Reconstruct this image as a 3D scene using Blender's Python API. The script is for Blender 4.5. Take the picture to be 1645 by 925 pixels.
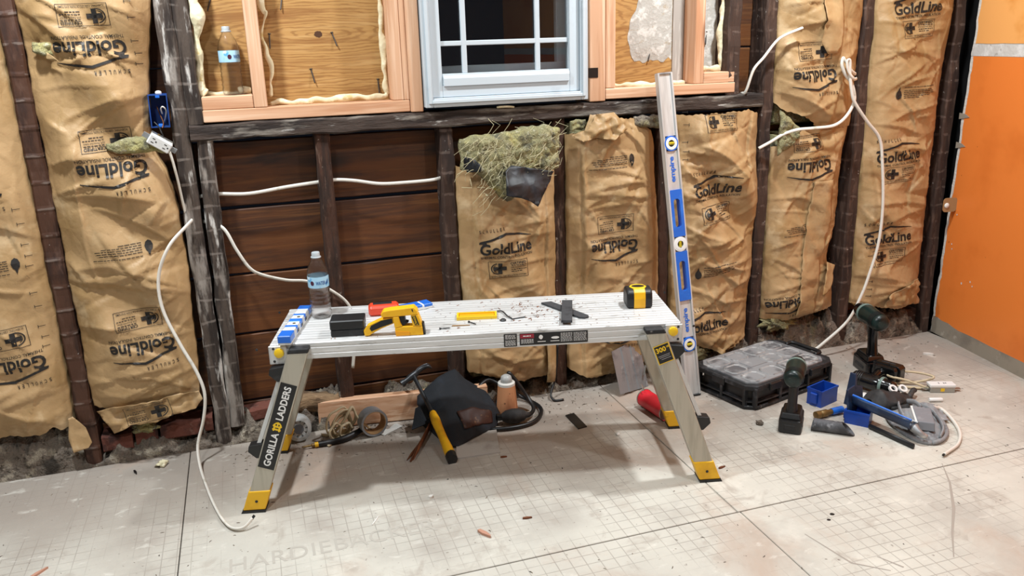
import bpy, bmesh, math, random
import numpy as np
from mathutils import Vector, Matrix, Euler, noise

# ------------------------------------------------------------------ camera, world, light
scn = bpy.context.scene
for o in list(bpy.data.objects):
    bpy.data.objects.remove(o, do_unlink=True)
COL = scn.collection
FOCAL_PX = 1326.2463
cam_d = bpy.data.cameras.new('camera')
cam_d.sensor_width = 36.0
cam_d.lens = FOCAL_PX / 1645.0 * 36.0
cam_d.clip_start = 0.02
cam_o = bpy.data.objects.new('camera', cam_d)
COL.objects.link(cam_o)
r_ = Vector((0.9508256, -0.30826881, -0.030017))
u_ = Vector((0.11626728, 0.26542011, 0.9570967))
f_ = Vector((0.28707595, 0.91352203, -0.28820981))
cm = Matrix(((r_.x, u_.x, -f_.x, 0.0), (r_.y, u_.y, -f_.y, -2.78512), (r_.z, u_.z, -f_.z, 1.3171028), (0, 0, 0, 1)))
cam_o.matrix_world = cm
scn.camera = cam_o

world = bpy.data.worlds.new('night')
world.use_nodes = True
world.node_tree.nodes['Background'].inputs[0].default_value = (0.010, 0.012, 0.018, 1)
world.node_tree.nodes['Background'].inputs[1].default_value = 0.3
scn.world = world

def ceiling_lamp_light(loc, power, size, col):
    d = bpy.data.lights.new('ceiling_lamp_light', 'AREA')
    d.shape = 'DISK'
    d.size = size
    d.energy = power
    d.color = col
    o = bpy.data.objects.new('ceiling_lamp_light', d)
    o.location = loc
    COL.objects.link(o)
    return o
LAMPS = [((-.45, -.68, 2.44), 40), ((1.72, -.68, 2.44), 36), ((-.45, -2.20, 2.44), 21), ((1.72, -2.20, 2.44), 18)]
for l_, p_ in LAMPS:
    ceiling_lamp_light(l_, p_, 0.13, (0.93, 0.975, 1.0))

vs = scn.view_settings
vs.view_transform = 'Standard'
vs.look = 'None'
vs.exposure = 0.25
vs.gamma = 1.0
vs.use_curve_mapping = False

# ------------------------------------------------------------------ helpers
def lin(h):
    h = h.lstrip('#')
    c = [int(h[i:i + 2], 16) / 255 for i in (0, 2, 4)]
    return tuple((x / 12.92 if x <= 0.04045 else ((x + 0.055) / 1.055) ** 2.4) for x in c) + (1.0,)

MATS = {}
def mat(name, base, rough=0.6, metal=0.0, layers=(), bump=(), spec=None, transmission=0.0, ior=None, coat=0.0, alpha=None):
    """layers: (hex, kind, scale_xyz, detail, lo, hi [, distortion/extra]); kinds noise, wave, vor, bands, gridl
       bump: (kind, scale_xyz, strength, distance)"""
    m = bpy.data.materials.new(name)
    m.use_nodes = True
    nt = m.node_tree
    N, L = nt.nodes, nt.links
    b = N['Principled BSDF']
    b.inputs['Roughness'].default_value = rough
    b.inputs['Metallic'].default_value = metal
    if spec is not None:
        b.inputs['Specular IOR Level'].default_value = spec
    if transmission:
        b.inputs['Transmission Weight'].default_value = transmission
    if ior:
        b.inputs['IOR'].default_value = ior
    if coat:
        b.inputs['Coat Weight'].default_value = coat
    if alpha is not None:
        b.inputs['Alpha'].default_value = alpha
    b.inputs['Base Color'].default_value = lin(base)
    tc = N.new('ShaderNodeTexCoord')
    def src(kind, sc, detail=4.0, extra=0.0):
        mp = N.new('ShaderNodeMapping')
        L.new(tc.outputs['Object'], mp.inputs['Vector'])
        mp.inputs['Scale'].default_value = (sc[:3] if hasattr(sc, '__len__') else (sc, sc, sc))
        if kind == 'noise':
            t = N.new('ShaderNodeTexNoise')
            t.inputs['Scale'].default_value = 1.0
            t.inputs['Detail'].default_value = detail
            t.inputs['Roughness'].default_value = 0.6
            t.inputs['Distortion'].default_value = extra
            L.new(mp.outputs[0], t.inputs['Vector'])
            return t.outputs['Fac']
        if kind == 'ygrad':      # ragged dirt thinning out from the wall, also painting in under-platform shade
            sp = N.new('ShaderNodeSeparateXYZ')
            L.new(tc.outputs['Object'], sp.inputs[0])
            nz = N.new('ShaderNodeTexNoise')
            nz.inputs['Scale'].default_value = 3.0
            nz.inputs['Detail'].default_value = 7.0
            L.new(tc.outputs['Object'], nz.inputs['Vector'])
            ma = N.new('ShaderNodeMath')
            ma.operation = 'MULTIPLY_ADD'
            L.new(nz.outputs['Fac'], ma.inputs[0])
            ma.inputs[1].default_value = 1.1
            L.new(sp.outputs['Y'], ma.inputs[2])
            return ma.outputs[0]
        if kind == 'rings':
            sx, sy, sz, cx, cz = sc
            mp.inputs['Scale'].default_value = (sx, sy, sz)
            mp.inputs['Location'].default_value = (-cx * sx, 0, -cz * sz)
            t = N.new('ShaderNodeTexWave')
            t.wave_type = 'RINGS'
            t.rings_direction = 'Y'
            t.inputs['Scale'].default_value = 1.0
            t.inputs['Distortion'].default_value = extra
            t.inputs['Detail'].default_value = detail
            t.inputs['Detail Scale'].default_value = 1.4
            L.new(mp.outputs[0], t.inputs['Vector'])
            return t.outputs['Fac']
        if kind == 'wave':
            t = N.new('ShaderNodeTexWave')
            t.bands_direction = 'Z'
            t.inputs['Scale'].default_value = 1.0
            t.inputs['Distortion'].default_value = extra
            t.inputs['Detail'].default_value = detail
            t.inputs['Detail Scale'].default_value = 0.6
            L.new(mp.outputs[0], t.inputs['Vector'])
            return t.outputs['Fac']
        if kind in ('vor', 'crack'):
            nz = N.new('ShaderNodeTexNoise')
            nz.inputs['Scale'].default_value = 0.8
            L.new(mp.outputs[0], nz.inputs['Vector'])
            mx = N.new('ShaderNodeMixRGB')
            mx.inputs[0].default_value = extra or 0.0
            L.new(mp.outputs[0], mx.inputs[1])
            L.new(nz.outputs['Color'], mx.inputs[2])
            t = N.new('ShaderNodeTexVoronoi')
            t.feature = 'DISTANCE_TO_EDGE' if kind == 'crack' else 'F1'
            t.inputs['Scale'].default_value = 1.0
            L.new(mx.outputs[0], t.inputs['Vector'])
            return t.outputs['Distance']
        if kind in ('bands', 'gridl'):
            # thin lines: bands = one set across Z, gridl = two sets across X and Y; 1 on a line
            sp = N.new('ShaderNodeSeparateXYZ')
            nz = N.new('ShaderNodeTexNoise')
            nz.inputs['Scale'].default_value = 9.0 if kind == 'bands' else 2.0
            L.new(tc.outputs['Object'], nz.inputs['Vector'])
            add = N.new('ShaderNodeVectorMath')
            add.operation = 'MULTIPLY_ADD'
            L.new(nz.outputs['Color'], add.inputs[0])
            k = 0.35 if kind == 'bands' else 0.10
            add.inputs[1].default_value = (k, k, k)
            L.new(mp.outputs[0], add.inputs[2])
            L.new(add.outputs[0], sp.inputs[0])
            outs = []
            for ax in (('Z',) if kind == 'bands' else ('X', 'Y')):
                fr = N.new('ShaderNodeMath'); fr.operation = 'FRACT'
                L.new(sp.outputs[ax], fr.inputs[0])
                pp = N.new('ShaderNodeMath'); pp.operation = 'PINGPONG'
                pp.inputs[1].default_value = 0.5
                L.new(fr.outputs[0], pp.inputs[0])
                mr = N.new('ShaderNodeMapRange')
                L.new(pp.outputs[0], mr.inputs[0])
                mr.inputs[1].default_value = extra; mr.inputs[2].default_value = extra * 0.3
                mr.inputs[3].default_value = 0.0; mr.inputs[4].default_value = 1.0
                outs.append(mr.outputs[0])
            if len(outs) == 2:
                mm = N.new('ShaderNodeMath'); mm.operation = 'MAXIMUM'
                L.new(outs[0], mm.inputs[0]); L.new(outs[1], mm.inputs[1])
                o = mm.outputs[0]
            else:
                o = outs[0]
            # worn: broken up by noise
            w = N.new('ShaderNodeTexNoise')
            w.inputs['Scale'].default_value = detail
            w.inputs['Detail'].default_value = 4.0
            L.new(tc.outputs['Object'], w.inputs['Vector'])
            wr = N.new('ShaderNodeMapRange')
            L.new(w.outputs['Fac'], wr.inputs[0])
            wr.inputs[1].default_value = 0.36; wr.inputs[2].default_value = 0.60
            mu = N.new('ShaderNodeMath'); mu.operation = 'MULTIPLY'
            L.new(o, mu.inputs[0]); L.new(wr.outputs[0], mu.inputs[1])
            return mu.outputs[0]
    prev = None
    for ly in layers:
        hx, kind, sc, detail, lo, hi = ly[:6]
        extra = ly[6] if len(ly) > 6 else 0.0
        f = src(kind, sc, detail, extra)
        mr = N.new('ShaderNodeMapRange')
        mr.interpolation_type = 'SMOOTHSTEP'
        L.new(f, mr.inputs[0])
        mr.inputs[1].default_value = lo
        mr.inputs[2].default_value = hi
        mx = N.new('ShaderNodeMixRGB')
        if len(ly) > 7:
            mr.inputs[4].default_value = ly[7]
        L.new(mr.outputs[0], mx.inputs[0])
        if prev is None:
            mx.inputs[1].default_value = lin(base)
        else:
            L.new(prev, mx.inputs[1])
        mx.inputs[2].default_value = lin(hx)
        prev = mx.outputs[0]
    if prev is not None:
        L.new(prev, b.inputs['Base Color'])
    pb = None
    for bp in bump:
        kind, sc, st, dist = bp[:4]
        f = src(kind, sc, 5.0, bp[4] if len(bp) > 4 else 0.0)
        bn = N.new('ShaderNodeBump')
        bn.inputs['Strength'].default_value = st
        bn.inputs['Distance'].default_value = dist
        L.new(f, bn.inputs['Height'])
        if pb is not None:
            L.new(pb, bn.inputs['Normal'])
        pb = bn.outputs[0]
    if pb is not None:
        L.new(pb, b.inputs['Normal'])
    MATS[name] = m
    return m

class MB:
    """collects boxes, tubes, lathes, prisms and sheets; build() links them as one mesh object"""
    def __init__(self, M=None):
        self.v = []
        self.f = []
        self.M = M or Matrix.Identity(4)
    def raw(self, vs, fs, M=None):
        T = self.M @ M if M is not None else self.M
        n = len(self.v)
        self.v += [tuple(T @ Vector(p)) for p in vs]
        self.f += [tuple(i + n for i in q) for q in fs]
        return self
    def box(self, c, s, M=None, bev=0.0):
        hx, hy, hz = s[0] / 2, s[1] / 2, s[2] / 2
        T = Matrix.Translation(c)
        if M is not None:
            T = T @ M
        if bev <= 0:
            vs = [(x, y, z) for x in (-hx, hx) for y in (-hy, hy) for z in (-hz, hz)]
            fs = [(0, 1, 3, 2), (4, 6, 7, 5), (0, 4, 5, 1), (2, 3, 7, 6), (0, 2, 6, 4), (1, 5, 7, 3)]
            return self.raw(vs, fs, T)
        b = min(bev, hx * .95, hy * .95, hz * .95)
        bm = bmesh.new()
        for sx in (-1, 1):
            for sy in (-1, 1):
                for sz in (-1, 1):
                    bm.verts.new((sx * hx, sy * (hy - b), sz * (hz - b)))
                    bm.verts.new((sx * (hx - b), sy * hy, sz * (hz - b)))
                    bm.verts.new((sx * (hx - b), sy * (hy - b), sz * hz))
        bmesh.ops.convex_hull(bm, input=bm.verts)
        bm.verts.index_update()
        vs = [v.co.copy() for v in bm.verts]
        fs = [[v.index for v in f.verts] for f in bm.faces]
        bm.free()
        return self.raw(vs, fs, T)
    def bx(self, x0, x1, y0, y1, z0, z1, bev=0.0):
        return self.box(((x0 + x1) / 2, (y0 + y1) / 2, (z0 + z1) / 2), (x1 - x0, y1 - y0, z1 - z0), None, bev)
    def tube(self, path, r, n=8, flat=None, caps=True, M=None, up=None):
        P = [Vector(p) for p in path]
        rs = r if hasattr(r, '__len__') else [r] * len(P)
        vs, fs = [], []
        t0 = (P[1] - P[0]).normalized()
        a = Vector(up) if up else (Vector((0, 0, 1)) if abs(t0.z) < 0.9 else Vector((1, 0, 0)))
        nrm = (a - t0 * a.dot(t0)).normalized()
        for i, p in enumerate(P):
            t = (P[min(i + 1, len(P) - 1)] - P[max(i - 1, 0)])
            t = t.normalized() if t.length > 1e-9 else t0
            nrm = (nrm - t * nrm.dot(t))
            nrm = nrm.normalized() if nrm.length > 1e-6 else t.orthogonal().normalized()
            bi = t.cross(nrm)
            for k in range(n):
                a_ = 2 * math.pi * k / n
                vs.append(p + nrm * (math.cos(a_) * rs[i]) + bi * (math.sin(a_) * rs[i] * (flat or 1.0)))
        for i in range(len(P) - 1):
            for k in range(n):
                fs.append((i * n + k, i * n + (k + 1) % n, (i + 1) * n + (k + 1) % n, (i + 1) * n + k))
        if caps:
            fs.append(tuple(range(n - 1, -1, -1)))
            fs.append(tuple((len(P) - 1) * n + k for k in range(n)))
        return self.raw(vs, fs, M)
    def lathe(self, prof, n=20, M=None, caps=True):
        vs, fs = [], []
        for (r, z) in prof:
            for k in range(n):
                a = 2 * math.pi * k / n
                vs.append((r * math.cos(a), r * math.sin(a), z))
        for i in range(len(prof) - 1):
            for k in range(n):
                fs.append((i * n + k, i * n + (k + 1) % n, (i + 1) * n + (k + 1) % n, (i + 1) * n + k))
        if caps:
            fs.append(tuple(range(n - 1, -1, -1)))
            fs.append(tuple((len(prof) - 1) * n + k for k in range(n)))
        return self.raw(vs, fs, M)
    def prism(self, poly, z0, z1, M=None, taper=1.0):
        n = len(poly)
        cx = sum(p[0] for p in poly) / n
        cy = sum(p[1] for p in poly) / n
        vs = [(x, y, z0) for x, y in poly] + [(cx + (x - cx) * taper, cy + (y - cy) * taper, z1) for x, y in poly]
        fs = [tuple(range(n - 1, -1, -1)), tuple(range(n, 2 * n))]
        fs += [(i, (i + 1) % n, n + (i + 1) % n, n + i) for i in range(n)]
        return self.raw(vs, fs, M)
    def sheet(self, fn, nu, nv, M=None):
        vs = [fn(i / nu, j / nv) for j in range(nv + 1) for i in range(nu + 1)]
        fs = [(j * (nu + 1) + i, j * (nu + 1) + i + 1, (j + 1) * (nu + 1) + i + 1, (j + 1) * (nu + 1) + i) for j in range(nv) for i in range(nu)]
        return self.raw(vs, fs, M)
    def build(self, name, m, parent=None, smooth=False, bevel=0.0, solid=0.0, sub=0, segs=2, autosmooth=None):
        me = bpy.data.meshes.new(name)
        me.from_pydata(self.v, [], self.f)
        me.validate()
        bm = bmesh.new()
        bm.from_mesh(me)
        bmesh.ops.recalc_face_normals(bm, faces=bm.faces)
        bm.to_mesh(me)
        bm.free()
        if m is not None:
            me.materials.append(MATS[m])
        if smooth:
            for p in me.polygons:
                p.use_smooth = True
            if autosmooth:
                try:
                    me.set_sharp_from_angle(angle=math.radians(autosmooth))
                except Exception:
                    pass
        o = bpy.data.objects.new(name, me)
        COL.objects.link(o)
        if parent is not None:
            o.parent = parent
        if solid:
            md = o.modifiers.new('solid', 'SOLIDIFY')
            md.thickness = solid
            md.offset = 0
        if bevel:
            md = o.modifiers.new('bevel', 'BEVEL')
            md.width = bevel
            md.segments = segs
            md.limit_method = 'ANGLE'
        if sub:
            md = o.modifiers.new('sub', 'SUBSURF')
            md.levels = sub
            md.render_levels = sub
        return o

def tag(o, label=None, cat=None, group=None, kind=None):
    if label: o['label'] = label
    if cat: o['category'] = cat
    if group: o['group'] = group
    if kind: o['kind'] = kind
    return o
def thing(name, label, cat, loc=(0, 0, 0), rotz=0.0, group=None, rot=None):
    o = bpy.data.objects.new(name, None)
    o.empty_display_size = 0.05
    COL.objects.link(o)
    o.location = loc
    o.rotation_euler = rot if rot else (0, 0, rotz)
    return tag(o, label, cat, group)
def RX(a): return Matrix.Rotation(math.radians(a), 4, 'X')
def RY(a): return Matrix.Rotation(math.radians(a), 4, 'Y')
def RZ(a): return Matrix.Rotation(math.radians(a), 4, 'Z')
def TR(x, y, z): return Matrix.Translation((x, y, z))
def cr(pts, n=8):
    """Catmull-Rom curve through points"""
    P = [Vector(p) for p in pts]
    P = [P[0] * 2 - P[1]] + P + [P[-1] * 2 - P[-2]]
    out = []
    for i in range(1, len(P) - 2):
        for k in range(n):
            t = k / n
            a, b, c, d = P[i - 1], P[i], P[i + 1], P[i + 2]
            out.append(0.5 * ((2 * b) + (c - a) * t + (2 * a - 5 * b + 4 * c - d) * t * t + (3 * b - a - 3 * c + d) * t ** 3))
    out.append(P[-2])
    return out
def interp(pts, t):
    """piecewise linear y(t) from (t, y) pairs sorted by t"""
    if t <= pts[0][0]: return pts[0][1]
    for (a, ya), (b, yb) in zip(pts, pts[1:]):
        if t <= b:
            return ya + (yb - ya) * (t - a) / (b - a) if b > a else yb
    return pts[-1][1]

# ---- lettering
_tc = {}
def text2d(body, bold=0.0, spacing=1.0):
    key = (body, bold, spacing)
    if key not in _tc:
        cu = bpy.data.curves.new('lettering', 'FONT')
        cu.body = body
        cu.size = 1.0
        cu.offset = bold
        cu.space_character = spacing
        cu.resolution_u = 3
        ob = bpy.data.objects.new('lettering', cu)
        COL.objects.link(ob)
        dg = bpy.context.evaluated_depsgraph_get()
        dg.update()
        me = ob.evaluated_get(dg).to_mesh()
        V = np.array([(v.co.x, v.co.y) for v in me.vertices]) if len(me.vertices) else np.zeros((0, 2))
        F = [tuple(p.vertices) for p in me.polygons]
        ob.evaluated_get(dg).to_mesh_clear()
        bpy.data.objects.remove(ob, do_unlink=True)
        bpy.data.curves.remove(cu)
        mn, mx = V.min(0), V.max(0)
        V = (V - (mn + mx) / 2)
        _tc[key] = (V, F, mx - mn)
    return _tc[key]
def text_fit(body, width, height=None, bold=0.0, spacing=1.0, at=(0, 0), rot=0.0):
    V, F, s = text2d(body, bold, spacing)
    k = width / s[0]
    ky = (height / s[1]) if height else k
    W = V * np.array([k, ky])
    c, s_ = math.cos(math.radians(rot)), math.sin(math.radians(rot))
    W = np.stack([W[:, 0] * c - W[:, 1] * s_, W[:, 0] * s_ + W[:, 1] * c], -1) + np.array(at)
    return W, F
def rect2(x0, x1, y0, y1):
    return np.array([(x0, y0), (x1, y0), (x1, y1), (x0, y1)]), [(0, 1, 2, 3)]
def poly2(pts):
    return np.array(pts, float), [tuple(range(len(pts)))]
def strip2(pts, w):
    """band along a polyline, w = width or (w0, w1...)"""
    P = [Vector(p) for p in pts]
    ws = w if hasattr(w, '__len__') else [w] * len(P)
    L, R = [], []
    for i, p in enumerate(P):
        t = (P[min(i + 1, len(P) - 1)] - P[max(i - 1, 0)]).normalized()
        n = Vector((-t.y, t.x))
        L.append(p + n * ws[i] / 2); R.append(p - n * ws[i] / 2)
    V = np.array([tuple(q) for q in L + R])
    m = len(P)
    return V, [(i, i + 1, m + i + 1, m + i) for i in range(m - 1)]
def merge2(items):
    V, F, n = [], [], 0
    for v, f in items:
        V.append(v); F += [tuple(i + n for i in q) for q in f]; n += len(v)
    return np.concatenate(V), F
def refine(V, F, g):
    bm = bmesh.new()
    vs = [bm.verts.new((x, y, 0)) for x, y in V]
    for q in F:
        try:
            bm.faces.new([vs[i] for i in q])
        except Exception:
            pass
    mn, mx = V.min(0), V.max(0)
    for ax in (0, 1):
        k = mn[ax] + g
        no = (1, 0, 0) if ax == 0 else (0, 1, 0)
        while k < mx[ax]:
            co = (k, 0, 0) if ax == 0 else (0, k, 0)
            bmesh.ops.bisect_plane(bm, geom=bm.verts[:] + bm.edges[:] + bm.faces[:], plane_co=co, plane_no=no)
            k += g
    bm.verts.index_update()
    V2 = np.array([(v.co.x, v.co.y) for v in bm.verts])
    F2 = [tuple(v.index for v in f.verts) for f in bm.faces]
    bm.free()
    return V2, F2
def xf2(V, rot, at, flip=False):
    c, s = math.cos(math.radians(rot)), math.sin(math.radians(rot))
    return np.stack([V[:, 0] * c - V[:, 1] * s + at[0], V[:, 0] * s + V[:, 1] * c + at[1]], -1)
def decal(name, items, m, parent, M, lift=0.0004):
    """flat print on a plane: items in plane x,y; M puts the plane in the thing's space"""
    V, F = merge2(items)
    mb = MB()
    mb.raw([(x, y, lift) for x, y in V], F, M)
    return mb.build(name, m, parent)
# ------------------------------------------------------------------ materials
mat('kraft', '#b39369', .52, layers=[('#9f8055', 'noise', 5, 5, .42, .68), ('#c0a57e', 'noise', 9, 4, .55, .72), ('#86694a', 'noise', (60, 60, 60), 3, .62, .75, 0, .3)],
    bump=[('crack', (6.5, 6.5, 5), .55, .024, .35), ('crack', (17, 17, 13), .5, .012, .35), ('noise', 40, .3, .005)], spec=.45)
mat('kraft_inside', '#b39468', .8, layers=[('#957447', 'noise', 9, 5, .45, .65)], bump=[('vor', 22, .5, .01, .4)])
mat('print_ink', '#1d1a18', .55, layers=[('#3a3028', 'noise', 45, 4, .55, .68)])
mat('fiberglass', '#a09a72', .95, layers=[('#bdb478', 'noise', 14, 5, .5, .66), ('#6f6c58', 'noise', 22, 6, .52, .66), ('#cbc6a8', 'noise', 60, 4, .56, .7), ('#c9bd52', 'noise', 9, 3, .60, .72)],
    bump=[('noise', 60, .9, .02), ('noise', 180, .8, .01)])
mat('foil_black', '#0d0f14', .5, layers=[('#23252c', 'noise', 22, 4, .5, .7)], bump=[('vor', 26, .5, .01, .4)])
mat('old_stud', '#3f2c22', .82, layers=[('#2a1b15', 'noise', (25, 25, 4), 5, .45, .65), ('#5c473b', 'noise', (40, 40, 9), 4, .52, .7), ('#7c6a60', 'bands', (1, 1, 13.5), 40, .3, .8, .12, .40), ('#b5aea5', 'noise', 44, 5, .66, .76)],
    bump=[('noise', (70, 70, 12), .5, .006)])
mat('old_stud_red', '#4c3022', .6, layers=[('#331f17', 'noise', (22, 22, 6), 5, .45, .65), ('#5a4034', 'noise', (30, 30, 10), 4, .52, .7), ('#8d7e75', 'bands', (1, 1, 12.5), 26, .3, .8, .075, .5), ('#c2bcb6', 'noise', 52, 4, .70, .78)],
    bump=[('noise', (40, 40, 10), .4, .006), ('bands', (1, 1, 12.5), .5, .006, .12)], spec=.4)
mat('old_stud_grey', '#4b4038', .9, layers=[('#2a211c', 'noise', (34, 34, 4), 6, .42, .58), ('#8d857d', 'noise', (18, 18, 4), 6, .50, .62), ('#c4c0ba', 'noise', (34, 34, 6), 5, .57, .68), ('#8a8078', 'bands', (1, 1, 13), 16, .3, .8, .09, .5)],
    bump=[('noise', (60, 60, 12), .7, .010)])
mat('old_beam', '#41352e', .85, layers=[('#241b17', 'noise', (4, 25, 25), 5, .45, .62), ('#7d766d', 'noise', (5, 24, 28), 6, .50, .64), ('#b2afa9', 'noise', (9, 30, 40), 5, .60, .72)],
    bump=[('noise', (10, 60, 60), .7, .010)])
mat('sheathing', '#613612', .6, layers=[('#371c0b', 'noise', (1.3, 9, 12), 5, .40, .62, 1.0, .85), ('#744820', 'noise', (1.6, 12, 50), 5, .48, .70, .8, .75), ('#26150b', 'noise', (2.0, 5, 9), 6, .54, .70, .8, .9), ('#1a0f08', 'vor', (2.1, 4, 5.2), 2, .16, .04, .3)],
    bump=[('noise', (6, 30, 70), .3, .003)])
mat('pine', '#d2a684', .6, layers=[('#bd8a66', 'noise', (26, 26, 1.2), 4, .44, .62, .6), ('#dfbb9c', 'noise', (60, 60, 2.0), 4, .5, .68), ('#7e5236', 'vor', (7, 7, 2.4), 2, .13, .05, .2)], bump=[('noise', (60, 60, 5), .2, .002)])
mat('pine_h', '#d6aa88', .6, layers=[('#c18e6a', 'noise', (1.2, 26, 26), 4, .44, .62, .6), ('#e2bfa0', 'noise', (2.0, 60, 60), 4, .5, .68), ('#7e5236', 'vor', (2.4, 7, 7), 2, .12, .04, .2)], bump=[('noise', (5, 60, 60), .2, .002)])
mat('plywood', '#b58a50', .58, layers=[('#85592a', 'rings', (5.5, 3, 34, .268, 1.352), 3.5, .5, 1.0, 9.0, .6), ('#c29a62', 'noise', (3, 12, 60), 4, .50, .7), ('#926534', 'noise', (2.4, 5, 30), 5, .50, .70, .8)], bump=[('noise', (8, 40, 90), .25, .002)])
mat('plywood_knot', '#4a2c16', .7)
mat('foam', '#ddd3b0', .75, layers=[('#f0e8cb', 'noise', 30, 4, .5, .68), ('#c9b67e', 'noise', 22, 4, .58, .7)], bump=[('vor', 60, .35, .006)])
mat('foam_white', '#b4b0a8', .8, layers=[('#d2cfc8', 'noise', 30, 5, .48, .62), ('#a89a86', 'noise', (22, 22, 40), 5, .60, .72)], bump=[('noise', 60, .6, .006)])
mat('housewrap_grey', '#a89f96', .7, layers=[('#c1b9b0', 'noise', (40, 40, 4), 3, .5, .6), ('#5c5048', 'noise', 16, 5, .60, .72)])
mat('vinyl', '#c6d1d8', .35, layers=[('#bcc7ce', 'noise', 9, 5, .58, .74)], spec=.5)
mat('screen_track', '#8e9aa0', .5)
mat('glass', '#0a0c0e', .04, spec=.5, transmission=.0)
mat('nightglass', '#ffffff', .0, transmission=1.0, ior=1.45)
mat('nail', '#4a4440', .5, metal=.7)
mat('dark_void', '#0a0807', .95)
mat('tar_paper', '#0c0b0c', .9, layers=[('#1d1a1a', 'noise', 12, 5, .55, .7)])
mat('brick', '#6e4034', .9, layers=[('#3d2420', 'noise', 14, 5, .48, .65), ('#7c5a4e', 'noise', 30, 5, .58, .7)], bump=[('noise', 50, .6, .006)])
mat('rubble', '#81766a', .95, layers=[('#3b342c', 'noise', 13, 6, .52, .66), ('#b3a896', 'noise', 22, 5, .52, .66), ('#a39a6a', 'noise', 6, 4, .60, .72, 0, .6), ('#4a4036', 'noise', 50, 4, .56, .68)], bump=[('noise', 45, 1.0, .02), ('noise', 130, .8, .01)])
mat('orange_paint', '#ea8238', .42, layers=[('#de7730', 'noise', 3, 4, .5, .7), ('#a8561c', 'noise', 30, 2, .74, .78)], spec=.45)
mat('orange_pale', '#efab62', .5, layers=[('#d98d3e', 'noise', 4, 4, .5, .7)])
mat('drywall_grey', '#93897a', .8, layers=[('#7f766a', 'noise', 7, 5, .5, .7), ('#a79d8f', 'noise', 20, 4, .6, .7)])
mat('joint_compound', '#c9c6c0', .8, layers=[('#dcdad6', 'noise', 18, 5, .5, .65), ('#9f9a92', 'noise', 30, 5, .6, .7)], bump=[('noise', 40, .5, .006)])
mat('gypsum', '#d8d4cc', .9, bump=[('noise', 90, .8, .006)])
mat('wall_dark_grey', '#5c5955', .85)  # unseen walls, darkened to weaken bounce and window reflections
mat('ceiling_grey', '#7d7a76', .85)  # unseen ceiling, toned down so less light bounces back
mat('cement_board', '#bfbcb2', .7, layers=[('#cac7bc', 'noise', 1.3, 6, .40, .64), ('#aaa59c', 'noise', 3.1, 7, .48, .74, 0, .75), ('#d3d0c5', 'noise', 4.4, 7, .52, .72, 0, .8),
    ('#8b857c', 'gridl', (26.25, 26.25, 26.25), 3.6, .1, .8, .055, .62), ('#94887e', 'ygrad', 1, 0, -.35, .38, 0, .78), ('#b09a89', 'noise', 2.1, 6, .52, .72, .6, .8), ('#a39a8f', 'noise', 9, 8, .53, .72, .8, .7), ('#dad7cd', 'noise', (14, 26, 14), 6, .58, .74, .4, .6), ('#7d736a', 'noise', 60, 3, .66, .76)], bump=[('noise', 90, .3, .003)], spec=.35)
mat('subfloor', '#3b332c', .9)
mat('board_print', '#b3aea4', .8)
mat('scuff', '#9f978d', .8)
mat('alu', '#d2d3d2', .36, metal=.25, layers=[('#bdbdbb', 'noise', (40, 40, 3), 4, .45, .65), ('#8f8c87', 'noise', (40, 40, 8), 5, .66, .76)])
mat('alu_deck', '#cfd0cf', .45, metal=.25, layers=[('#bcbcba', 'noise', (3, 30, 30), 5, .45, .65), ('#85817b', 'noise', (9, 40, 40), 6, .60, .73), ('#dfe0e0', 'noise', (5, 60, 60), 4, .56, .7)], bump=[('noise', (5, 140, 140), .1, .001)])
mat('alu_leg', '#b9b4a6', .42, metal=.45, layers=[('#aaa597', 'noise', (40, 40, 4), 4, .45, .65)])
mat('plastic_black', '#17181a', .45, layers=[('#2a2b2d', 'noise', 20, 5, .56, .72)])
mat('plastic_black_gloss', '#0c0d0f', .18, layers=[('#1c1d20', 'noise', 18, 5, .56, .72)], spec=.6)
mat('plastic_dusty', '#1c1d1f', .6, layers=[('#57565a', 'noise', 12, 6, .50, .72), ('#7f7d7b', 'noise', 30, 5, .64, .76)])
mat('drill_green', '#0e2624', .35, layers=[('#08100f', 'noise', 20, 4, .5, .7), ('#5c6f6c', 'noise', 45, 4, .68, .78)])
mat('yellow', '#e8b41a', .42, layers=[('#d8a313', 'noise', 14, 4, .5, .7), ('#8d6d1c', 'noise', 30, 5, .68, .78)])
mat('yellow_orange', '#eea41c', .4)
mat('tool_yellow', '#eeb51a', .4, layers=[('#dfa414', 'noise', 16, 4, .5, .7), ('#7a5c18', 'noise', 40, 4, .70, .78)])
mat('label_black', '#141416', .4)
mat('label_white', '#e6e6e4', .5)
mat('label_yellow', '#e9c01f', .45)
mat('label_red', '#8f2032', .5)
mat('label_grey', '#8b8b8c', .5)
mat('blue', '#1f66c9', .35, layers=[('#2b78da', 'noise', 12, 4, .5, .7)])
mat('blue_bin', '#1143a3', .38, layers=[('#0e388b', 'noise', 9, 4, .5, .7), ('#6a86b8', 'noise', 40, 4, .72, .8)])
mat('blue_navy', '#1a2942', .4, layers=[('#2c405f', 'noise', 14, 5, .52, .7), ('#7a8797', 'noise', 36, 5, .68, .78)])
mat('blue_box', '#1b4184', .4, layers=[('#12305f', 'noise', 8, 4, .5, .7)])
mat('white_plastic', '#e3e4e2', .45, layers=[('#cfd0cd', 'noise', 18, 4, .58, .72)])
mat('vial_green', '#b9a62a', .15)
mat('vial_dark', '#3d3a20', .2)
mat('bottle_plastic', '#ffffff', .03, transmission=1.0, ior=1.32, bump=[('noise', 45, .5, .006)])
mat('cap_white', '#b4bcc0', .35)
mat('label_blue', '#a9d4ea', .4, layers=[('#5aa7d6', 'noise', (30, 30, 22), 3, .52, .62), ('#dfeef5', 'noise', 24, 3, .58, .68)])
mat('label_navy', '#1b4f93', .4)
mat('label_maroon', '#4a2036', .4)
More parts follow.
